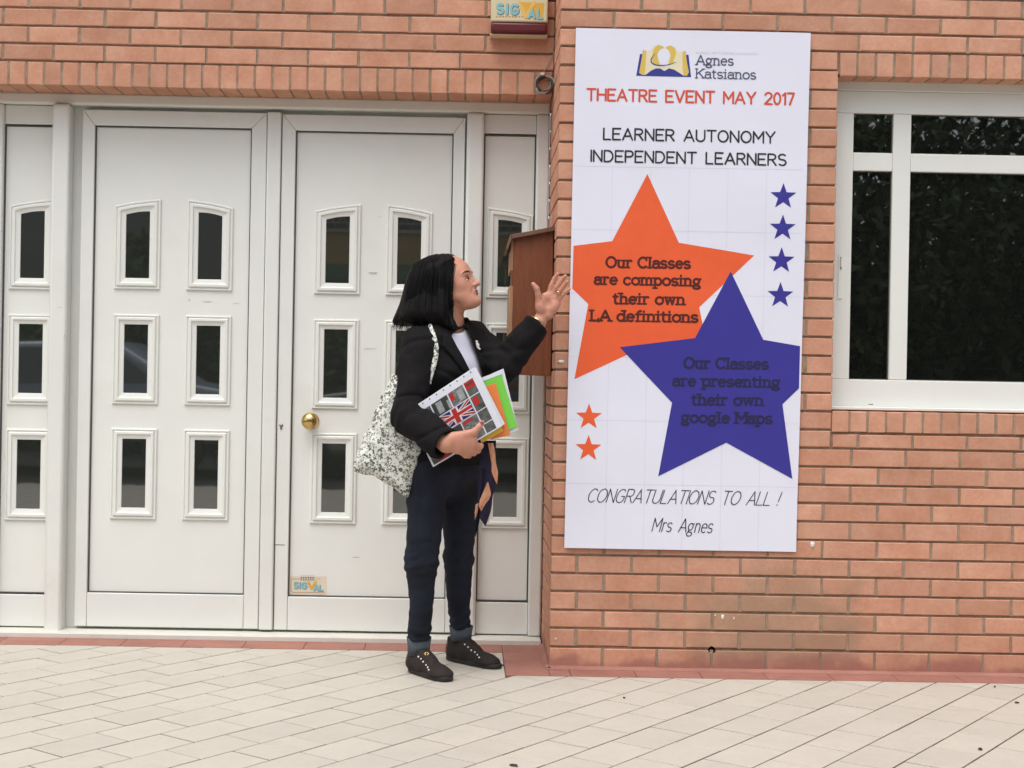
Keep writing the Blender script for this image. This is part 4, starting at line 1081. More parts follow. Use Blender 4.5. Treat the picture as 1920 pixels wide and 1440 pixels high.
# ---- hands
def hand_left(P):
    y = -.118
    a = lambda x, y_, dy=0: A_(840+x/7.2, 480+y_/7.2, y+dy)
    d = cone(P, wrL, a(1235, 880), .0255, .0235)
    d = smin(d, cone(P, elL, wrL, .036, .026), .01)
    pc = [(1245, 640, 1245, 800, .0125), (1310, 545, 1290, 800, .0135), (1380, 520, 1340, 800, .0135), (1440, 570, 1360, 800, .013), (1475, 650, 1370, 790, .0125)]
    pm = None
    for x0, y0, x1, y1, r in pc:
        q = cone(P, a(x0, y0), a(x1, y1), r, r); pm = q if pm is None else smin(pm, q, .012)
    pm = smin(pm, ell(P, a(1250, 690, -.012), (.018, .014, .024)), .012)          # thumb pad
    pm = smin(pm, ell(P, a(1430, 690, -.009), (.015, .011, .020)), .012)
    pm = smax(pm, -ell(P, a(1350, 630, -.034), (.017, .022, .02)), .01)           # hollow
    d = smin(d, pm, .012)
    def finger(pts, rs):
        f = None
        for (p, q, r0, r1) in zip(pts[:-1], pts[1:], rs[:-1], rs[1:]):
            c_ = cone(P, p, q, r0, r1); f = c_ if f is None else smin(f, c_, .003)
        return f
    th = finger([a(1235, 660, -.008), a(1218, 520, -.018), a(1198, 440, -.022), a(1150, 378, -.022)], [.0138, .0108, .0100, .0074])
    d = smin(d, th, .008)
    for pts, rs in (([a(1368, 500), a(1395, 400, -.004), a(1440, 300, -.008), a(1478, 243, -.016)], [.0098, .0091, .0080, .0064]),
                    ([a(1425, 500), a(1465, 420, -.008), a(1530, 330, -.014), a(1583, 272, -.024)], [.0098, .0091, .0082, .0065]),
                    ([a(1465, 540), a(1510, 470, -.012), a(1568, 400, -.020), a(1612, 345, -.030)], [.0094, .0086, .0077, .0062]),
                    ([a(1490, 600), a(1545, 530, -.012), a(1595, 482, -.022), a(1640, 445, -.030)], [.0085, .0075, .0068, .0055])):
        d = np.minimum(smin(d, finger(pts[:2], rs[:2]), .004), finger(pts, rs))
    return d
Yh = -.372
def zf(x, y, dy=0): return A_(760+x/6.546, 680+y/6.546, Yh+dy)
def hand_right(P):
    d = cone(P, wrR, zf(560, 960, .008), .028, .027)
    d = smin(d, cone(P, elR, wrR, .036, .028), .01)
    pm = None
    for x0, y0, x1, y1, r, dy in ((600, 905, 790, 880, .0155, 0), (590, 960, 830, 945, .016, .0), (600, 1025, 820, 1010, .0155, .004), (640, 1072, 770, 1075, .015, .012)):
        q = cone(P, zf(x0, y0, dy), zf(x1, y1, dy), r, r); pm = q if pm is None else smin(pm, q, .016)
    d = smin(d, pm, .014)
    def finger(pts, rs):
        f = None
        for (p, q, r0, r1) in zip(pts[:-1], pts[1:], rs[:-1], rs[1:]):
            c_ = cone(P, p, q, r0, r1); f = c_ if f is None else smin(f, c_, .003)
        return f
    th = finger([zf(760, 880, -.006), zf(845, 850, -.014), zf(900, 790, -.012), zf(945, 735, -.008)], [.0142, .0118, .0106, .0082]); d = smin(d, th, .007)
    for pts, rs in (([zf(810, 960, .004), zf(860, 1010, .006), zf(915, 1030, .020), zf(930, 1020, .045)], [.0125, .0120, .0110, .0095]),
                    ([zf(790, 1020, .008), zf(840, 1070, .014), zf(890, 1080, .032), zf(900, 1060, .055)], [.0125, .0118, .0108, .009]),
                    ([zf(750, 1070, .012), zf(800, 1105, .020), zf(840, 1110, .040), zf(850, 1085, .060)], [.012, .0115, .0105, .009]),
                    ([zf(690, 1095, .016), zf(740, 1135, .024), zf(780, 1140, .042), zf(790, 1120, .060)], [.0115, .0108, .0098, .008])):
        d = np.minimum(smin(d, finger(pts[:2], rs[:2]), .004), finger(pts, rs))
    return d
def torso(P, g_=0.0):
    """jacket-free trunk; g_ grows it"""
    Rt = np.stack([Ff, Ll, Zz])
    d = ell(P, chest+V(0, 0, .02), (.098+g_, .150+g_, .150+g_), Rt)
    d = smin(d, ell(P, chest+Ff*.045+V(0, 0, -.015), (.070+g_, .120+g_, .075+g_), Rt), .04)
    d = smin(d, ell(P, waist, (.112+g_, .142+g_, .15+g_), Rt), .05)
    d = smin(d, ell(P, pelv, (.118+g_, .160+g_, .115+g_), Rt), .05)
    d = smin(d, cone(P, shR+Ll*.04+V(0, 0, .0), shL-Ll*.04+V(0, 0, .0), .050+g_, .050+g_), .05)
    d = smin(d, cone(P, neck+V(0, 0, -.055), neck+V(0, 0, .01), .062+g_, .050+g_), .045)
    return d
def legs(P, g_=0):
    d = smin(cone(P, hipR, kneeR, .080+g_, .056+g_), cone(P, kneeR, ankR, .056+g_, .036+g_), .02)
    e = smin(cone(P, hipL, kneeL, .080+g_, .054+g_), cone(P, kneeL, ankL, .053+g_, .036+g_), .02)
    return d, e
def arms_inner(P):
    return np.minimum(smin(cone(P, shR, elR, .042, .036), cone(P, elR, wrR, .036, .028), .01), smin(cone(P, shL, elL, .042, .036), cone(P, elL, wrL, .036, .026), .01))
def body_fn(P):
    d = torso(P, -.02); a, b = legs(P, -.012)
    d = smin(d, np.minimum(a, b), .03)
    return smin(d, arms_inner(P), .02)
# one mesh: coarse trunk and limbs plus fine head and hands
parts_ = [nets(body_fn, (-.68, -.46, .06), (.06, .16, 1.34), .009)]
n_lo, n_hi = HC-.20, HC+.16
parts_.append(nets(head, HC-np.array([.17, .15, .25]), HC+np.array([.16, .14, .14]), .0026))
parts_.append(nets(hand_left, np.minimum(wrL, A_(1000, 640, -.12))-.06, A_(1075, 505, -.12)+np.array([.02, .05, .02]), .0022))
parts_.append(nets(hand_right, A_(835, 880, -.42)-np.array([.03, .02, 0]), A_(915, 780, -.28)+np.array([.0, .04, .01]), .0024))
vv, ff_, o_ = [], [], 0
for v, f in parts_: vv.append(v); ff_.append(f+o_); o_ += len(v)
me = bpy.data.meshes.new('body'); me.from_pydata((np.concatenate(vv)-np.array(woman.location)).tolist(), [], np.concatenate(ff_).tolist())
me.polygons.foreach_set('use_smooth', [True]*len(me.polygons)); me.update(); body = link('body', me, woman, M['skin'])
for s in (-1, 1):
    b = MB(); b.sphere(tuple(H(.0660, .031*s, -.0285)), .0125, 10); e = b.obj('eye', woman, M['eyew'])
    c_ = H(.0660, .031*s, -.0285) + (hf*.0112+hl*(-.001*s)+hu*.003); b = MB(); b.sphere(tuple(c_), .0052, 8); q = b.mesh('iris', woman.location); q.materials.append(M['iris']); q = bpy.data.objects.new('iris', q); C.objects.link(q); q.parent = e
    b = MB(); b.tube([tuple(H(.0870, .012*s, -.0050)), tuple(H(.0855, .024*s, .0000)), tuple(H(.0800, .038*s, .0000)), tuple(H(.070, .050*s, -.006))], [.0024, .0036, .0030, .0012], 6); b.obj('eyebrow', woman, M['brow'])
    b = MB(); b.tube([tuple(H(.0775, .018*s, -.0275)), tuple(H(.0800, .030*s, -.0205)), tuple(H(.0700, .045*s, -.0265))], [.0012, .0024, .0016], 5); b.obj('eyelashes', woman, M['brow'])
b = MB(); b.tube([tuple(H(.0785, .0175, -.0765)), tuple(H(.0865, .009, -.0725)), tuple(H(.0882, 0, -.0735)), tuple(H(.0865, -.009, -.0725)), tuple(H(.0785, -.0175, -.0765))], [.001, .0032, .0034, .0032, .001], 8); b.obj('lips', woman, M['lip'])
b = MB(); b.tube([tuple(H(.0785, .0165, -.0785)), tuple(H(.0852, .008, -.0825)), tuple(H(.0862, 0, -.083)), tuple(H(.0852, -.008, -.0825)), tuple(H(.0785, -.0165, -.0785))], [.001, .0036, .004, .0036, .001], 8); b.obj('lips', woman, M['lip'])
# ---- hair: bob
hp = [(833,477),(846,481),(851,487),(850,500),(849,515),(851,530),(849,548),(847,566),(848,585),(853,602),(859,615),(850,620),(838,621),(822,615),(805,611),(785,613),(762,613),(741,609),(737,603),(743,588),(750,568),(756,545),(759,528),(764,513),(774,500),(788,489),(803,482),(818,478)]
HP = [(at(x, y, -.12).x, at(x, y, -.12).z) for x, y in hp]
def hair_fn(P):
    X, Y, Z = P[..., 0], P[..., 1], P[..., 2]
    # part the strands with fine ridges that follow the fall of the hair
    d2 = poly2(X, Z, HP); yc = Y+.115
    below = np.clip((HC[2]-Z)/.12, 0, 1)
    T = .082+.012*below
    q_ = np.clip((X+.43)/.05, 0, 1); rr0 = .055-.040*q_*q_*(3-2*q_)
    d = (np.maximum(d2+rr0, 0)**2.2/(rr0**2.2)*1.0 + np.abs(yc/T)**2.4)**(1/2.3) - 1
    d = d*rr0
    d = smax(d, d2, .006)
    cr = ell(P, H(-.018, 0, .020), (.104, .080, .090), HR); cr = np.maximum(cr, d2)
    d = smin(d, cr, .01)
    # opening for face and neck: keep a shell round the head only behind the hairline
    face = ell(P, H(.075, .0, -.085), (.075, .044, .110), HR)
    d = smax(d, -face, .006)
    r = np.sqrt((X-HC[0]+.02)**2+(Y+.115)**2)
    a = np.arctan2(Y+.115, X-HC[0]+.02)
    d = d + .0012*np.sin(a*13+5*(Z-HC[2])+1) + .0006*np.sin(a*38+6*(Z-HC[2])) + .0005*np.sin(a*71+Z*22+2) + .0014*wob(P*np.array([1, 1, .25], np.float32), 120, 4)
    return d
hair = sdf_obj('hair', woman, hair_fn, (-.60, -.24, 1.21), (-.30, .02, 1.56), .003, M['hair'])
# loose strands around the outline
hm = MB(); rr_ = random.Random(5)
for k in range(420):
    t = rr_.random(); yo = -.115+rr_.uniform(-.075, .075)
    if t < .5:      # lower fringe
        x = HP[17][0] + (HP[12][0]-HP[17][0])*rr_.random(); z0 = HP[14][1]+.035; 
        ln = rr_.uniform(.03, .058); dx = -.010 if x < -.45 else .004
        pts = [(x, yo, z0), (x+dx*.5, yo+rr_.uniform(-.004, .004), z0-ln*.55), (x+dx, yo+rr_.uniform(-.006, .006), z0-ln)]
    elif t < .72:   # along the edge by the face and over the forehead
        e_ = rr_.uniform(0, 1); yo = rr_.uniform(-.195, -.165); p_ = A_(845+3*rr_.random(), 495+95*e_, yo)
        pts = [p_, p_+V(.005*rr_.random(), -.003, -.022), p_+V(.007*rr_.random()-.002, -.003, -.048)]
    else:           # falling down the near side
        a = rr_.uniform(0, 1); x = -.525+.15*a; z0 = HC[2]+.02+.03*math.sin(a*3.1); yy = -.198
        pts = [(x+.01, yy+.02, z0+.03), (x, yy-.002, z0-.02), (x-.012*(1-a), yy-.006, z0-.07), (x-.02*(1-a), yy-.004, z0-.11)]
    hm.tube(pts, [.0010]+[.0013]*(len(pts)-2)+[.0004], 3, 0, False)
p0 = A_(846, 484, -.13)
for k in range(10): hm.tube([p0+V(-.01, rr_.uniform(-.02, .02), .0), p0+V(.004, 0, .006+.002*k*.5), p0+V(.016+.002*k, 0, .0035-.001*k)], [.0005, .0005, .0002], 3, 0, False)
hm.obj('loose_strands', woman, M['hair'], kind='stuff')

# ---- jacket
def xz(px, py, Y): p = at(px, py, Y); return (p.x, p.z)
VN = [xz(*p, -.20) for p in ((846,628),(858,618),(872,612),(880,622),(888,645),(896,668),(906,700),(914,735),(900,740),(884,700),(868,668),(855,646))]
def jacket_fn(P):
    X, Y, Z = P[..., 0], P[..., 1], P[..., 2]
    d = torso(P, .006)
    aR = smin(cone(P, shR, elR, .062, .059), cone(P, elR, wrR, .061, .056), .02)
    aL = smin(cone(P, shL, elL, .059, .055), cone(P, elL, wrL, .061, .049), .02)
    # cut sleeves at the cuffs
    dR = (wrR-elR)/np.linalg.norm(wrR-elR); dL = (wrL-elL)/np.linalg.norm(wrL-elL)
    aR = smax(aR, (P-(wrR-dR*.004))@dR.astype(np.float32), .004); aL = smax(aL, (P-(wrL-dL*.0))@dL.astype(np.float32), .004)
    # wrinkles
    f = wob(P, 45, 11); tL = ((P-elL)@dL.astype(np.float32)); tR = (P-elR)@dR.astype(np.float32)
    nearEL = np.exp(-(np.linalg.norm(P-elL, axis=-1)/.07)**2); nearER = np.exp(-(np.linalg.norm(P-elR, axis=-1)/.08)**2)
    d = smin(d, aR, .022); d = smin(d, aL, .030)
    lower = np.clip((1.05-Z)/.2, 0, 1)
    d = d - .0042*f + .0060*np.exp(-(wob(P, 38, 15)/.22)**2) - .0020*np.abs(wob(P, 90, 16)) - .0055*nearEL*np.sin(tL*130+f*2) - .004*nearER*np.sin(tR*110+f*2) - .003*lower*np.sin((X*.7+Y*.7)*70+f)
    nearSL = np.exp(-(np.linalg.norm(P-(shL+V(0, 0, -.05)), axis=-1)/.08)**2)
    d = d - .005*nearSL*np.sin((Z*60+X*70)+f*1.5)
    # hem
    d = smax(d, .775+.05*0 - Z + .03*np.sin(X*4), .006)
    # neck opening and front V
    d = smax(d, -cone(P, neck+V(.008, -.006, -.035), neck+V(.01, -.01, .12), .052, .062), .006)
    v2 = poly2(X, Z, VN); pr = np.maximum(v2, Y-(-.08)); d = smax(d, -pr, .004)
    # hollow cuffs
    d = smax(d, -cone(P, wrR-dR*.03, wrR+dR*.03, .043, .048), .003); d = smax(d, -cone(P, wrL-dL*.03, wrL+dL*.03, .037, .0425), .003)
    # collar band round the neck
    rel_ = P-(neck+V(.0, .004, -.012)); rad = np.sqrt(rel_[..., 0]**2+rel_[..., 1]**2*.95)
    col = np.maximum(np.abs(rad-.064-.25*np.clip(-rel_[..., 2], -.03, .05))-.006, np.abs(rel_[..., 2]-.002)-.024)
    frontcut = (rel_@Ff)-.022
    d = smin(d, smax(col, frontcut, .004), .008)
    return d
jacket = sdf_obj('jacket', woman, jacket_fn, (-.66, -.46, .72), (.07, .16, 1.36), .0052, M['jacket'])
# lapels: slightly raised strips along the opening, laid on the jacket surface
def march(px, py, fn, y0=-.42, y1=0):
    """first surface point of fn on the sight line through a pixel"""
    o = np.array(CAM, np.float32); d = np.array(RT*((px-PX)/F_PX) - UP*((py-PY)/F_PX) + _fw, np.float32); d /= np.linalg.norm(d)
    t = (y0+CD)/d[1]; te = (y1+CD)/d[1]
    ts = np.linspace(t, te, 260, dtype=np.float32); P = o+ts[:, None]*d; F = fn(P); k = np.argmax(F < 0)
    if not (F < 0).any(): return None
    return P[k]
def draped(name, grid, fn, lift, th, m, y1=0, **k_):
    """a thin cloth patch: rows of photo pixels dropped onto fn, lifted a little"""
    rows = len(grid); cols = len(grid[0]); pts = []
    for r_ in grid:
        for p in r_:
            q = march(p[0], p[1], fn, y1=y1)
            if q is None: q = pts[-1].copy() if pts else A_(p[0], p[1], -.2)
            q = q.copy(); q[1] -= lift; pts.append(q)
    b = MB(); n = rows*cols; back = [p+V(0, th, 0) for p in pts]
    f = [(r_*cols+c, (r_+1)*cols+c, (r_+1)*cols+c+1, r_*cols+c+1) for r_ in range(rows-1) for c in range(cols-1)]
    f = f + [tuple(n+i for i in q[::-1]) for q in f]
    ring_ = [c for c in range(cols)]+[r_*cols+cols-1 for r_ in range(1, rows)]+[(rows-1)*cols+c for c in range(cols-2, -1, -1)]+[r_*cols for r_ in range(rows-2, 0, -1)]
    f += [(ring_[i], ring_[(i+1)%len(ring_)], ring_[(i+1)%len(ring_)]+n, ring_[i]+n) for i in range(len(ring_))]
    b.add(pts+back, f, 0, True)
    return b.obj(name, woman, m, **k_)
def lerp_rows(A, B, n):
    def rs(L, t):
        s = t*(len(L)-1); i = min(int(s), len(L)-2); u = s-i; return (L[i][0]*(1-u)+L[i+1][0]*u, L[i][1]*(1-u)+L[i+1][1]*u)
    return [[(rs(A, i/n)[0]*(1-c)+rs(B, i/n)[0]*c, rs(A, i/n)[1]*(1-c)+rs(B, i/n)[1]*c) for c in (0, .33, .66, 1)] for i in range(n+1)]
def tors_j(P): return torso(P, .007)
draped('lapel', lerp_rows([(843,630),(855,652),(868,672),(886,703)], [(832,622),(829,650),(845,664),(875,706)], 10), tors_j, .010, .0035, M['jacket'])
draped('lapel', lerp_rows([(874,612),(884,634),(894,660),(906,698)], [(884,600),(906,632),(912,655),(914,700)], 10), tors_j, .010, .0035, M['jacket'], y1=.1)
# ---- shirt
def shirt_fn(P):
    d = torso(P, -.006); X, Y, Z = P[..., 0], P[..., 1], P[..., 2]
    nk = A_(862, 622, -.17)
    d = np.maximum(d, -cone(P, nk+V(0, -.05, .012), nk+V(-.01, .10, .07), .030, .06))
    return np.maximum(d, Z-(neck[2]-.012))
sdf_obj('shirt', woman, shirt_fn, (-.62, -.30, .95), (-.12, .12, 1.28), .005, M['shirt'])
# ---- jeans
zR = [at(785, y, ankR[1]).z for y in (1227, 1194)]; zL = [at(865, y, ankL[1]).z for y in (1200, 1173)]
def jeans_fn(P):
    X, Y, Z = P[..., 0], P[..., 1], P[..., 2]
    a, b = legs(P, .0); f = wob(P, 30, 21)
    def wr(d, k, kn, an):
        nk = np.exp(-((Z-kn[2])/.055)**2); na = np.exp(-((Z-an[2]-.03)/.05)**2)
        return d - .0028*f - .0022*nk*np.sin(Z*135+X*60*k+f*3) - .0028*na*np.sin(Z*170+X*50*k+f*3) - .0015*wob(P*np.array([1,1,2.2],np.float32), 60, 77) + .0024*(nk+na+.25)*np.exp(-(wob(P*np.array([.7,.7,1.6],np.float32), 40, 78)/.2)**2)
    a = wr(a, 1, kneeR, ankR); b = wr(b, -1, kneeL, ankL)
    d = smin(a, b, .012)
    d = smin(d, ell(P, pelv+V(0, 0, -.01), (.108, .150, .11), np.stack([Ff, Ll, Zz])), .04)
    d = smax(d, Z-.86, .01); 
    cutR = (zR[1]-.010)-Z; cutL = (zL[1]-.010)-Z
    side_ = (X-(ankR[0]+ankL[0])/2)+(Y-(ankR[1]+ankL[1])/2)
    d = smax(d, np.where(side_ < 0, cutR, cutL), .004)
    return d
sdf_obj('jeans', woman, jeans_fn, (-.62, -.32, .05), (-.15, .16, .90), .0048, M['jeans'])
def cuff(ank, nm, y0, y1, r0, r1, dx=0):
    b = MB(); n = 24; c0 = V(ank[0]+dx, ank[1], 0); vs = []
    prof = [(r0-.004, y0+.002), (r0, y0), (r0+.0015, (y0+y1)/2), (r1+.001, y1-.002), (r1-.003, y1), (r1-.006, y1-.004), (r0-.009, y0+.004)]
    for k, (r, z) in enumerate(prof):
        for j in range(n):
            a = 2*math.pi*j/n; q = r*(1+.035*math.sin(2*a+1)+.03*math.sin(5*a+k*.3)); vs.append((c0[0]+q*math.cos(a), c0[1]+q*math.sin(a)*1.05, z+.0025*math.sin(3*a)))
    b.add(vs, [(k*n+j, k*n+(j+1)%n, ((k+1)%7)*n+(j+1)%n, ((k+1)%7)*n+j) for k in range(7) for j in range(n)], 0, True)
    return b.obj('jeans_cuff', woman, M['cuff'])
zR = [at(785, y, ankR[1]).z for y in (1227, 1194)]; zL = [at(865, y, ankL[1]).z for y in (1200, 1173)]
cuff(ankR, 'R', zR[0], zR[1], .038, .0425, .0); cuff(ankL, 'L', zL[0], zL[1], .0385, .043, .002)
# ---- shoes
def shoe(heel, toe, studs, flower):
    heel_y = onfloor(*heel).y
    h = np.array([*onfloor(*heel)], np.float32); t = np.array([*onfloor(*toe)], np.float32)
    ax = (t-h); Ls = float(np.linalg.norm(ax)); ax /= Ls; sd_ = np.array([-ax[1], ax[0], 0], np.float32); Rm = np.stack([ax, sd_, Zz])
    Ls = max(Ls, .225)
    h = (h + t)/2 - ax*Ls/2 + V(0, .036, 0)          # centre line of the sole
    def S_(f, s, u): return (h+ax*f*Ls+sd_*s+Zz*u).astype(np.float32)
    def upper(P):
        d = cone(P, S_(.15, 0, .038), S_(.38, 0, .040), .034, .036)
        d = smin(d, cone(P, S_(.38, 0, .034), S_(.72, -.001, .018), .033, .033), .02)
        d = smin(d, ell(P, S_(.80, 0, .020), (.048, .040, .026), Rm), .02)
        d = smin(d, cone(P, S_(.17, 0, .04), S_(.15, 0, .082), .034, .031), .02)
        d = smin(d, cone(P, S_(.30, 0, .085), S_(.55, 0, .052), .024, .022), .02)      # tongue
        d = smax(d, -(P[..., 2]-.014), .004)
        d = smax(d, P[..., 2]-(.092), .006)
        d = smax(d, -cone(P, S_(.17, 0, .070), S_(.17, 0, .14), .024, .028), .004)
        return d - .0008*wob(P, 160, 8)
    def sole(P):
        q = P-S_(.5, 0, 0); x = q@ax; y = q@sd_; z = P[..., 2]
        w5 = .035+.008*np.clip((x/Ls+.1)*2, -1, 1)-.003
        e = ((np.abs(x)/(Ls*.515))**3.2 + (np.abs(y)/w5)**2.6)**(1/2.8)-1
        return smax(e*.034, np.abs(z-.0105)-.0095, .004)
    lo = np.minimum(h, h+ax*Ls)-.07; hi = np.maximum(h, h+ax*Ls)+.07; lo[2] = -.006; hi[2] = .13
    s_ = sdf_obj('shoe', woman, upper, lo, hi, .003, M['shoe'])
    v, f = nets(sole, lo, hi, .003); me = bpy.data.meshes.new('sole'); me.from_pydata((v-np.array(woman.location)).tolist(), [], f.tolist()); me.polygons.foreach_set('use_smooth', [True]*len(me.polygons)); me.materials.append(M['sole'])
    so_ = bpy.data.objects.new('sole', me); C.objects.link(so_); so_.parent = s_
    for (x, y) in studs:
        c_ = march(x, y, upper, heel_y-.35, heel_y+.25)
        if c_ is None: continue
        b = MB(); b.sphere(tuple(c_+V(0, -.0012, .0004)), .0034, 6); q = b.mesh('stud', woman.location); q.materials.append(M['pearl']); q = bpy.data.objects.new('stud', q); C.objects.link(q); q.parent = s_
    c_ = march(flower[0], flower[1], upper, heel_y-.35, heel_y+.25)
    if c_ is None: c_ = S_(.36, -.004, .09)
    b = MB()
    for k in range(6): b.sphere(tuple(c_+V(.0065*math.cos(k*1.05), -.001, .0045*math.sin(k*1.05))), .0034, 5)
    q = b.mesh('gold_flower', woman.location); q.materials.append(M['gold']); q = bpy.data.objects.new('gold_flower', q); C.objects.link(q); q.parent = s_
    pts = [tuple(S_(.155, 0, .088)+(ax*math.cos(a_)*1.05+sd_*math.sin(a_)*.95)*.0285+Zz*(.004*math.cos(a_))) for a_ in np.linspace(1.2, 6.28-1.2, 18)]
    b = MB(); b.tube(pts, .0026, 6); q = b.mesh('collar_lining', woman.location); q.materials.append(M['lining']); q = bpy.data.objects.new('collar_lining', q); C.objects.link(q); q.parent = s_
    for f_, u_ in ((.70, .032),):
        pts = []
        for s5 in np.linspace(-.034, .030, 12):
            for uu in np.linspace(.09, .01, 80):
                p = S_(f_-.9*abs(s5)**1.3*3, float(s5), float(uu))
                if upper(p[None])[0] < 0: pts.append(tuple(p+V(0, 0, .0004))); break
        if len(pts) > 3:
            b = MB(); b.tube(pts, .0011, 5); q = b.mesh('toe_seam', woman.location); q.materials.append(M['sole']); q = bpy.data.objects.new('toe_seam', q); C.objects.link(q); q.parent = s_
    # pale heel trim
    pts = []
    for dz in np.linspace(.03, .075, 6):
        p = S_(.06, -.02, float(dz)); 
        for yy in np.linspace(-.06, 0, 50):
            p2 = p+V(0, 0, 0); p2 = S_(.10, float(yy), float(dz))
            if upper(p2[None])[0] < .0008: break
        pts.append(tuple(p2))
    b = MB(); b.tube(pts, .0011, 4); q = b.mesh('heel_piping', woman.location); q.materials.append(M['wood_edge']); q = bpy.data.objects.new('heel_piping', q); C.objects.link(q); q.parent = s_
    return s_
shoe((768, 1262), (842, 1283), ((784.5,1231.5),(789.5,1235.5),(793.5,1241),(799,1247),(802,1251.5),(804,1256)), (800,1226)); shoe((839, 1240), (936, 1259), ((871.5,1208.5),(877.5,1213.5),(883.5,1219.5),(890.5,1223),(895,1228),(898.5,1233)), (893,1203))
# socks / ankles are the body mesh; dark socks
for a in (ankR, ankL):
    b = MB(); b.tube([(a[0], a[1], .05), (a[0], a[1], .11)], [.030, .032], 14); b.obj('sock', woman, M['jacket'])
# ---- jewellery
def bangle(c, ax, r, w_, m, name):
    ax = ax/np.linalg.norm(ax); u = np.cross(ax, [0, 0, 1]); u /= np.linalg.norm(u); v = np.cross(ax, u); b = MB(); n = 28; vs = []
    for dr, da in ((0, -w_), (.0016, -w_), (.0016, w_), (0, w_)):
        for j in range(n):
            a = 2*math.pi*j/n; vs.append(c+ax*da+(u*math.cos(a)+v*math.sin(a)*.86)*(r+dr))
    b.add(vs, [(k*n+j, k*n+(j+1)%n, ((k+1)%4)*n+(j+1)%n, ((k+1)%4)*n+j) for k in range(4) for j in range(n)], 0, True); return b.obj(name, woman, m)
dL_ = (A_(1016, 596, -.118)-A_(1000, 620, -.118)); wc = A_(1008.5, 601, -.117)
watch = bangle(wc, dL_, .0285, .0048, M['gold'], 'watch')
wf = wc+V(0, -.0262, 0); q = MB(); e1 = A_(996, 600, -.118)-A_(1009, 612, -.118); 
p1 = march(999, 600, hand_left, -.3, .05); p2 = march(1009, 609, hand_left, -.3, .05)
if p1 is not None and p2 is not None:
    b = MB(); b.tube([tuple(p1+V(0, -.003, 0)), tuple(p2+V(0, -.003, 0))], .0052, 8); q = b.mesh('watch_face', woman.location); q.materials.append(mat('brown_dial', (.11, .035, .025), .3)); q = bpy.data.objects.new('watch_face', q); C.objects.link(q); q.parent = watch
def ringm(pts): return pts
rp = A_(840+1492/7.2, 480+492/7.2, -.132); rb = bangle(rp, A_(1055, 538, -.13)-A_(1047, 552, -.13), .0102, .002, M['gold'], 'ring')
tp = zf(938, 738, -.018)
b = MB(); b.sphere(tuple(tp), .006, 6, 0, (1, .35, 1.1)); b.obj('thumbnail', woman, mat('nail_polish', (.30, .09, .06), .3))
bp_ = march(894, 648, tors_j, -.42, .1)
if bp_ is not None:
    b = MB(); c_ = bp_+V(0, -.008, 0); b.sphere(tuple(c_), .0115, 10, 0, (.85, .35, 1)); b.sphere(tuple(c_+V(.010, 0, -.012)), .004, 6); b.sphere(tuple(c_+V(-.001, 0, .014)), .0045, 6, 0, (1.2, .5, 1)); b.sphere(tuple(c_+V(.006, 0, -.009)), .004, 6); b.obj('brooch', woman, M['pearl'], label='pearly brooch on the lapel')
def headp(P): return head(P)
b = MB()
for k in range(9):
    p = march(850+k*2.6, 617-abs(k-4)*.5-.2*k, headp, -.42, .1)
    if p is not None: b.sphere(tuple(p+V(0, -.002, 0)), .0034, 5)
b.obj('necklace', woman, mat('dark_beads', (.08, .05, .03), .3))
# ---- scarf hanging from under the folders
M['scarf'] = mat('navy_scarf', (.014, .012, .032), .75, .3, bump=.3, bscale=200); M['scarf2'] = mat('peach_scarf_print', (.52, .25, .15), .75, .3, var=.2, vscale=60, dirt=((.03, .02, .05), 45, .60, 1))
scarf = thing('scarf', 'navy and peach patterned scarf hanging from under the held folders', 'scarf', (-.25, -.25, .8))
def strip(name, pts, Y, m, bulge_=.012, seed=0):
    """hanging cloth strip from two outlines (left/right pixel lists)"""
    L_, R_ = pts; n = 14; vs = []
    def rs(L, t):
        s = t*(len(L)-1); i = min(int(s), len(L)-2); u = s-i; return (L[i][0]*(1-u)+L[i+1][0]*u, L[i][1]*(1-u)+L[i+1][1]*u)
    b = MB(); cols = 7
    for side_ in (0, 1):
        for r_ in range(n+1):
            a, c = rs(L_, r_/n), rs(R_, r_/n)
            for k in range(cols):
                u = k/(cols-1); q = A_(a[0]*(1-u)+c[0]*u, a[1]*(1-u)+c[1]*u, Y+bulge_*math.sin(u*6.3*.8+seed+r_*.25)+.0015*side_); vs.append(q)
    N_ = (n+1)*cols; f = [(r_*cols+k, (r_+1)*cols+k, (r_+1)*cols+k+1, r_*cols+k+1) for r_ in range(n) for k in range(cols-1)]
    f += [tuple(N_+i for i in q[::-1]) for q in f]; b.add(vs, f, 0, True); return b.obj(name, scarf, m)
def z3_(x, y): return (650+x/3.13, 850+y/3.13)
zs = lambda L: [z3_(*p) for p in L]
strip('scarf_end', (zs([(790,-30),(800,60),(790,180),(782,300),(780,380)]), zs([(860,-30),(872,60),(888,110),(880,180),(856,250),(850,330),(815,430)])), -.262, M['scarf'], .010)
strip('scarf_end', (zs([(770,100),(770,250),(760,350),(752,490)]), zs([(810,100),(815,200),(790,330),(775,420),(756,490)])), -.256, M['scarf'], .008, 2)
strip('scarf_print', (zs([(828,-60),(838,-10),(850,60),(850,110),(880,180)]), zs([(860,-60),(872,-10),(876,60),(889,110),(884,180)])), -.274, M['scarf2'], .004, 1)
strip('scarf_print', (zs([(825,170),(800,230),(782,270),(775,310),(788,338)]), zs([(832,170),(848,240),(835,270),(812,300),(791,340)])), -.276, M['scarf2'], .003, 1)
strip('scarf_print', (zs([(757,300),(752,340),(752,385)]), zs([(776,290),(770,340),(754,390)])), -.270, M['scarf2'], .003, 1)
strip('scarf_top', (((902,826),(904,850),(896,880)), ((930,826),(930,850),(928,880))), -.250, M['scarf'], .006)

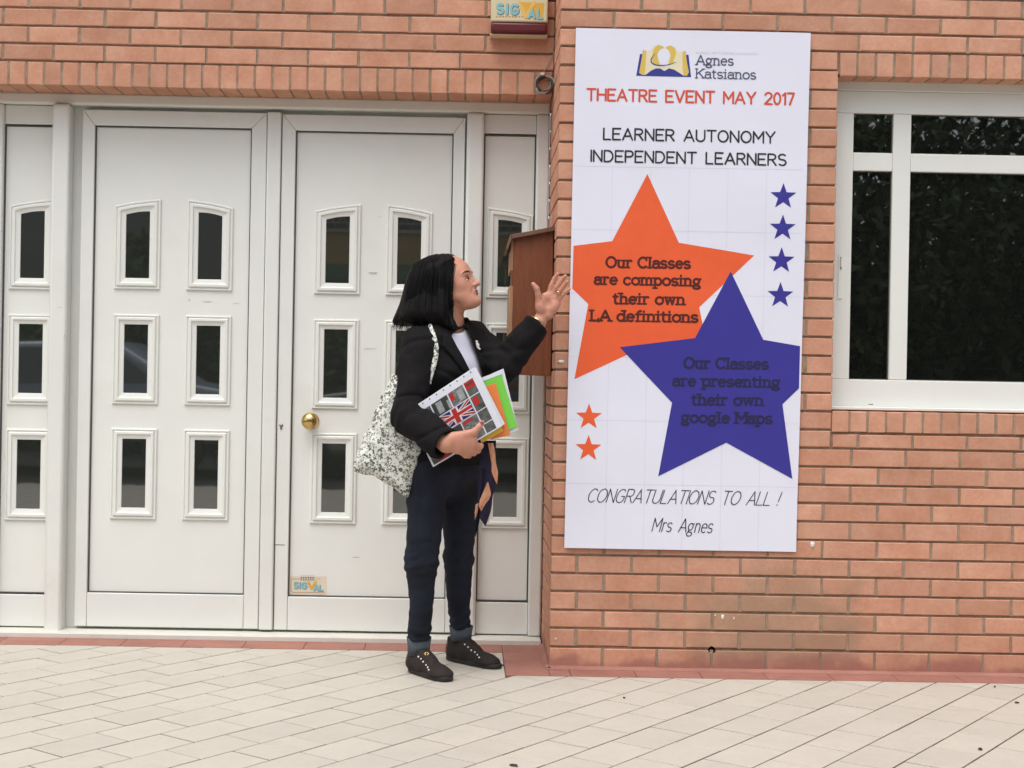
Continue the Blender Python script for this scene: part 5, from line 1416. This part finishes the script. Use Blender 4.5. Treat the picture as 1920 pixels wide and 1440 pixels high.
# ================================================================== folders held under the arm
def quad_mesh(b, Q, Y, th, mi=0):
    """slab through four photo pixels TL TR BR BL, front at depth Y"""
    f = [A_(x, y, Y) for x, y in Q]; k = [p+V(0, th, 0) for p in f]; b.add(f+k, [(3,2,1,0),(4,5,6,7),(0,1,5,4),(1,2,6,5),(2,3,7,6),(3,0,4,7)], mi)
YC = -.312
M['sleeve'] = mat('plastic_sleeve', (.72, .73, .80), .18, .5, var=.03, vscale=20)
fold1 = thing('folder', 'school folder covered with a collage of grey and red pictures around a flag', 'folder', (-.35, YC, .85))
TL, TR, BR, BL = (762,772), (890,688), (943,798), (812,876)
b = MB(); quad_mesh(b, [TL, TR, BR, BL], YC, .012); bev(b.obj('cover', fold1, M['sleeve']), .001, 1)
def cov(u, v, l=0, k=.0006):
    x = (TL[0]*(1-u)+TR[0]*u)*(1-v)+(BL[0]*(1-u)+BR[0]*u)*v; y = (TL[1]*(1-u)+TR[1]*u)*(1-v)+(BL[1]*(1-u)+BR[1]*u)*v
    return A_(x, y, YC-k-l)
cg = [mat('print_grey_a', (.10, .105, .10), .25, .5, var=.6, vscale=40, stretch=(1,1,1)), mat('print_grey_b', (.13, .135, .13), .25, .5, dirt=((.32, .33, .32), 70, .52, 1), var=.6, vscale=50), mat('print_dark', (.05, .052, .05), .25, .5, var=.4, vscale=60)]
I_flr, I_flb, I_flw = mat('flag_red_ink', (.45, .03, .025), .25), mat('flag_blue_ink', (.03, .025, .12), .25), mat('flag_white_ink', (.66, .66, .70), .25)
def cq(b, u0, v0, u1, v1, k=.0006): b.add([cov(u0, v1, 0, k), cov(u1, v1, 0, k), cov(u1, v0, 0, k), cov(u0, v0, 0, k)], [(0, 1, 2, 3)])
def cp(b, pts, k): b.add([cov(u, v, 0, k) for u, v in pts], [tuple(range(len(pts)))[::-1]])
# picture grid in cover coordinates
us = [.02, .245, .485, .725, .90]; us = [.015, .30, .545, .775, .925]; vs_ = [.115, .36, .615, .83, .985]
def tile_pic(i, j, m, lab=None):
    b = MB(); g_ = .008; cq(b, us[i]+g_, vs_[j]+g_, us[i+1]-g_, vs_[j+1]-g_); return b.obj('picture', fold1, m, label=lab)
for i in range(4):
    for j in range(4):
        if (i, j) == (1, 1): continue
        tile_pic(i, j, cg[(i*2+j*3) % 3])
for (u0, v0, u1, v1) in ((.785, .125, .915, .24), (.56, .14, .61, .26), (.80, .39, .87, .52), (.56, .64, .70, .68), (.10, .90, .26, .97), (.31, .86, .42, .93)):
    b = MB(); cq(b, u0, v0, u1, v1, .0008); b.obj('picture', fold1, I_flr)
b = MB(); cq(b, .36, .145, .44, .33, .0008); cq(b, .50, .20, .535, .34, .0008); cq(b, .66, .16, .74, .33, .0008); b.obj('picture', fold1, mat('pale_sky_print', (.30, .32, .33), .25, var=.3, vscale=60))
b = MB(); cq(b, .80, .16, .90, .185, .001); b.obj('picture', fold1, cg[2])
u0, u1, v0, v1 = .308, .765, .37, .60
u0, u1 = .31, .76
b = MB(); cq(b, u0, v0, u1, v1, .0007); b.obj('flag', fold1, I_flb)
def fu(x, y): return (u0+(u1-u0)*x, v0+(v1-v0)*y)
b = MB(); 
for pts in (((0,0),(.12,0),(1,.88),(1,1),(.88,1),(0,.12)), ((1,0),(1,.12),(.12,1),(0,1),(0,.88),(.88,0))): cp(b, [fu(*p) for p in pts], .0009)
b.obj('flag', fold1, I_flw)
b = MB()
for k_, pts in enumerate((((0,0),(.07,0),(1,.93),(1,1),(.95,1),(0,.06)), ((1,0),(1,.07),(.07,1),(0,1),(.95,.0)))): cp(b, [fu(*p) for p in pts], .0011+k_*.00005)
b.obj('flag', fold1, I_flr)
b = MB(); cp(b, [fu(*p) for p in ((.38,0),(.62,0),(.62,1),(.38,1))], .0013); cp(b, [fu(*p) for p in ((0,.32),(1,.32),(1,.68),(0,.68))], .00135); b.obj('flag', fold1, I_flw)
b = MB(); cp(b, [fu(*p) for p in ((.43,0),(.57,0),(.57,1),(.43,1))], .0015); cp(b, [fu(*p) for p in ((0,.39),(1,.39),(1,.61),(0,.61))], .00155); b.obj('flag', fold1, I_flr)
b = MB()
for k in range(9): b.add([cov(.12+.1*k, .022, 0, .0008), cov(.135+.1*k, .022, 0, .0008), cov(.135+.1*k, .045, 0, .0008), cov(.12+.1*k, .045, 0, .0008)], [(0, 1, 2, 3)])
b.obj('punch_hole', fold1, cg[0], kind='stuff')
def fol(name, Q, Y, th, m, lab, cat='folder'):
    c_ = at(Q[0][0], Q[0][1], Y); t = thing(name, lab, cat, (c_.x, Y, c_.z), 'folders held under the arm')
    b = MB(); quad_mesh(b, Q, Y, th); bev(b.obj('cover', t, m), .001, 1); return t
I_green = mat('green_plastic', (.19, .60, .075), .35, .5); I_orange = mat('orange_card', (.72, .20, .045), .6); I_yellow = mat('yellow_card', (.74, .50, .065), .6)
fol('paper_stack', [(800,755),(893,690),(947,795),(850,850)], YC+.014, .006, M['sleeve'], 'white paper sheets right behind the collage folder', 'paper')
fol('folder', [(860,730),(899,722),(944,808),(903,831)], YC+.022, .003, I_yellow, 'yellow card folder peeking out below the collage folder')
fol('folder', [(880,735),(929,718),(957,816),(920,824)], YC+.027, .003, I_orange, 'orange card folder between the collage folder and the green one')
g1 = fol('folder', [(880,722),(940,701),(970,800),(950,808)], YC+.033, .003, I_green, 'bright green plastic folder rising behind the orange one')
b = MB(); b.add([A_(903,708,YC+.0320), A_(941,694,YC+.0320), A_(942,701,YC+.0320), A_(905,715,YC+.0320)], [(3,2,1,0)]); b.obj('white_strip', g1, M['sleeve'])
fol('paper_stack', [(890,715),(944,691),(972,806),(930,822)], YC+.038, .004, M['sleeve'], 'white sheets sticking out at the right behind the green folder', 'paper')

# ================================================================== tote bag
def tote_mat():
    m = bpy.data.materials.new('printed_cotton'); m.use_nodes = True; t = m.node_tree; N = t.nodes; L = t.links; bs = N['Principled BSDF']; bs.inputs['Roughness'].default_value = .85; bs.inputs['Specular IOR Level'].default_value = .2
    def math_(op, a, b=None, c=None):
        q = N.new('ShaderNodeMath'); q.operation = op
        for i, x in enumerate((a, b, c)):
            if x is None: continue
            if isinstance(x, (int, float)): q.inputs[i].default_value = x
            else: L.new(x, q.inputs[i])
        return q.outputs[0]
    tc = N.new('ShaderNodeTexCoord'); sx = N.new('ShaderNodeSeparateXYZ'); L.new(tc.outputs['Object'], sx.inputs[0])
    cb = N.new('ShaderNodeCombineXYZ'); L.new(sx.outputs[0], cb.inputs[0]); L.new(sx.outputs[2], cb.inputs[1])
    nz_ = N.new('ShaderNodeTexNoise'); nz_.inputs['Scale'].default_value = 55; L.new(cb.outputs[0], nz_.inputs['Vector'])
    mx = N.new('ShaderNodeVectorMath'); mx.operation = 'MULTIPLY_ADD'; mx.inputs[1].default_value = (.004, .004, 0); L.new(nz_.outputs['Color'], mx.inputs[0]); L.new(cb.outputs[0], mx.inputs[2])
    def motif(scale, off):
        """one motif per cell: petals, leaves, rings and seeds"""
        m0 = N.new('ShaderNodeVectorMath'); m0.operation = 'MULTIPLY_ADD'; m0.inputs[1].default_value = (scale, scale, 0); m0.inputs[2].default_value = (off, off*.7, 0); L.new(mx.outputs[0], m0.inputs[0])
        v = N.new('ShaderNodeTexVoronoi'); v.voronoi_dimensions = '2D'; v.inputs['Scale'].default_value = 1; v.inputs['Randomness'].default_value = .75; L.new(m0.outputs[0], v.inputs['Vector'])
        df = N.new('ShaderNodeVectorMath'); df.operation = 'SUBTRACT'; L.new(m0.outputs[0], df.inputs[0]); L.new(v.outputs['Position'], df.inputs[1])
        s_ = N.new('ShaderNodeSeparateXYZ'); L.new(df.outputs[0], s_.inputs[0]); c_ = N.new('ShaderNodeSeparateColor'); L.new(v.outputs['Color'], c_.inputs[0]); A, B, D = c_.outputs[0], c_.outputs[1], c_.outputs[2]
        th = math_('ADD', math_('ARCTAN2', s_.outputs[1], s_.outputs[0]), math_('MULTIPLY', D, 6.28)); r = v.outputs['Distance']
        n = math_('ADD', math_('FLOOR', math_('MULTIPLY', A, 4.99)), 1)
        pet = math_('ADD', .62, math_('MULTIPLY', .38, math_('COSINE', math_('MULTIPLY', th, n))))
        R = math_('MULTIPLY', pet, math_('ADD', .32, math_('MULTIPLY', B, .15)))
        q = math_('DIVIDE', r, R)
        solid = math_('LESS_THAN', q, 1)
        outline = math_('MULTIPLY', solid, math_('GREATER_THAN', q, .72))
        core = math_('LESS_THAN', q, .38)
        hollow = math_('MINIMUM', math_('ADD', outline, core), 1)
        sel = math_('GREATER_THAN', math_('FRACT', math_('MULTIPLY', B, 7.3)), .45)
        return math_('ADD', math_('MULTIPLY', solid, sel), math_('MULTIPLY', hollow, math_('SUBTRACT', 1, sel)))
    fac = math_('MAXIMUM', math_('MAXIMUM', motif(40, 3.1), motif(78, 11.7)), math_('MULTIPLY', motif(22, 5.5), math_('GREATER_THAN', nz_.outputs['Fac'], .54)))
    mc_ = N.new('ShaderNodeMix'); mc_.data_type = 'RGBA'; mc_.inputs[6].default_value = (.70, .71, .65, 1); mc_.inputs[7].default_value = (.075, .085, .07, 1); L.new(math_('MULTIPLY', fac, .92), mc_.inputs[0]); L.new(mc_.outputs[2], bs.inputs['Base Color'])
    return m
M['tote'] = tote_mat()
bag = thing('tote_bag', 'white cotton tote bag printed with black motifs, hanging from the woman\'s shoulder', 'bag', (-.52, -.2, .85))
bpx = [(735,700),(731,712),(716,742),(702,775),(688,808),(673,842),(662,868),(664,883),(680,888),(698,892),(716,903),(738,914),(750,925),(762,934),(768,930),(774,907),(788,868),(796,845),(800,800),(796,760),(770,715)]
YG = -.175
BP = [(at(x, y, YG).x, at(x, y, YG).z) for x, y in bpx]
def bag_fn(P):
    X, Y, Z = P[..., 0], P[..., 1], P[..., 2]; d2 = poly2(X, Z, BP)
    inn = np.clip(-d2/.07, 0, 1); T = .012+.050*np.sqrt(inn*(2-inn)+1e-4)
    f = wob(P, 34, 31)
    top = np.clip((Z-.9)/.2, 0, 1)
    d = smax(np.abs(Y-YG-.006*f)-T, d2, .012)
    fold_ = np.sin((X*2.2-Z*1.0)*60+f*1.6)*.0045*top + np.sin((X*1.2+Z*1.6)*48+f*2)*.0035*(1-top)
    return (d - fold_ - .0025*f)*.8
sdf_obj('bag_body', bag, bag_fn, (-.74, -.27, .60), (-.42, -.08, 1.10), .0042, M['tote'])
def strap(pix, w_, name, y1=.05):
    pts = []
    for x, y in pix:
        q = march(x, y, jacket_fn, -.46, y1); q = A_(x, y, -.25) if q is None else q.copy(); q[1] -= .005; pts.append(q)
    for _ in range(2):
        for i in range(1, len(pts)-1): pts[i] = np.array([pts[i][0], min(pts[i][1], (pts[i-1][1]+pts[i+1][1])/2), pts[i][2]], np.float32)
    b = MB(); vs = []
    for i, p in enumerate(pts):
        t = pts[min(i+1, len(pts)-1)]-pts[max(i-1, 0)]; t /= np.linalg.norm(t); s_ = np.cross(t, [0, -1, 0]); s_ /= np.linalg.norm(s_)
        ww = w_*(1-.75*max(0, (i/(len(pts)-1)-.75)/.25))
        vs += [p-s_*ww, p+s_*ww, p-s_*ww+V(0, .003, 0), p+s_*ww+V(0, .003, 0)]
    n = len(pts); b.add(vs, [q for i in range(n-1) for q in ((4*i, 4*i+1, 4*i+5, 4*i+4), (4*i+2, 4*i+6, 4*i+7, 4*i+3), (4*i, 4*i+4, 4*i+6, 4*i+2), (4*i+1, 4*i+3, 4*i+7, 4*i+5))], 0, True)
    return b.obj(name, bag, M['tote'])
strap([(802,603),(806,612),(811,624),(815,637),(818,650),(818,664),(815,678),(812,692),(809,706),(807,720)], .0085, 'strap')
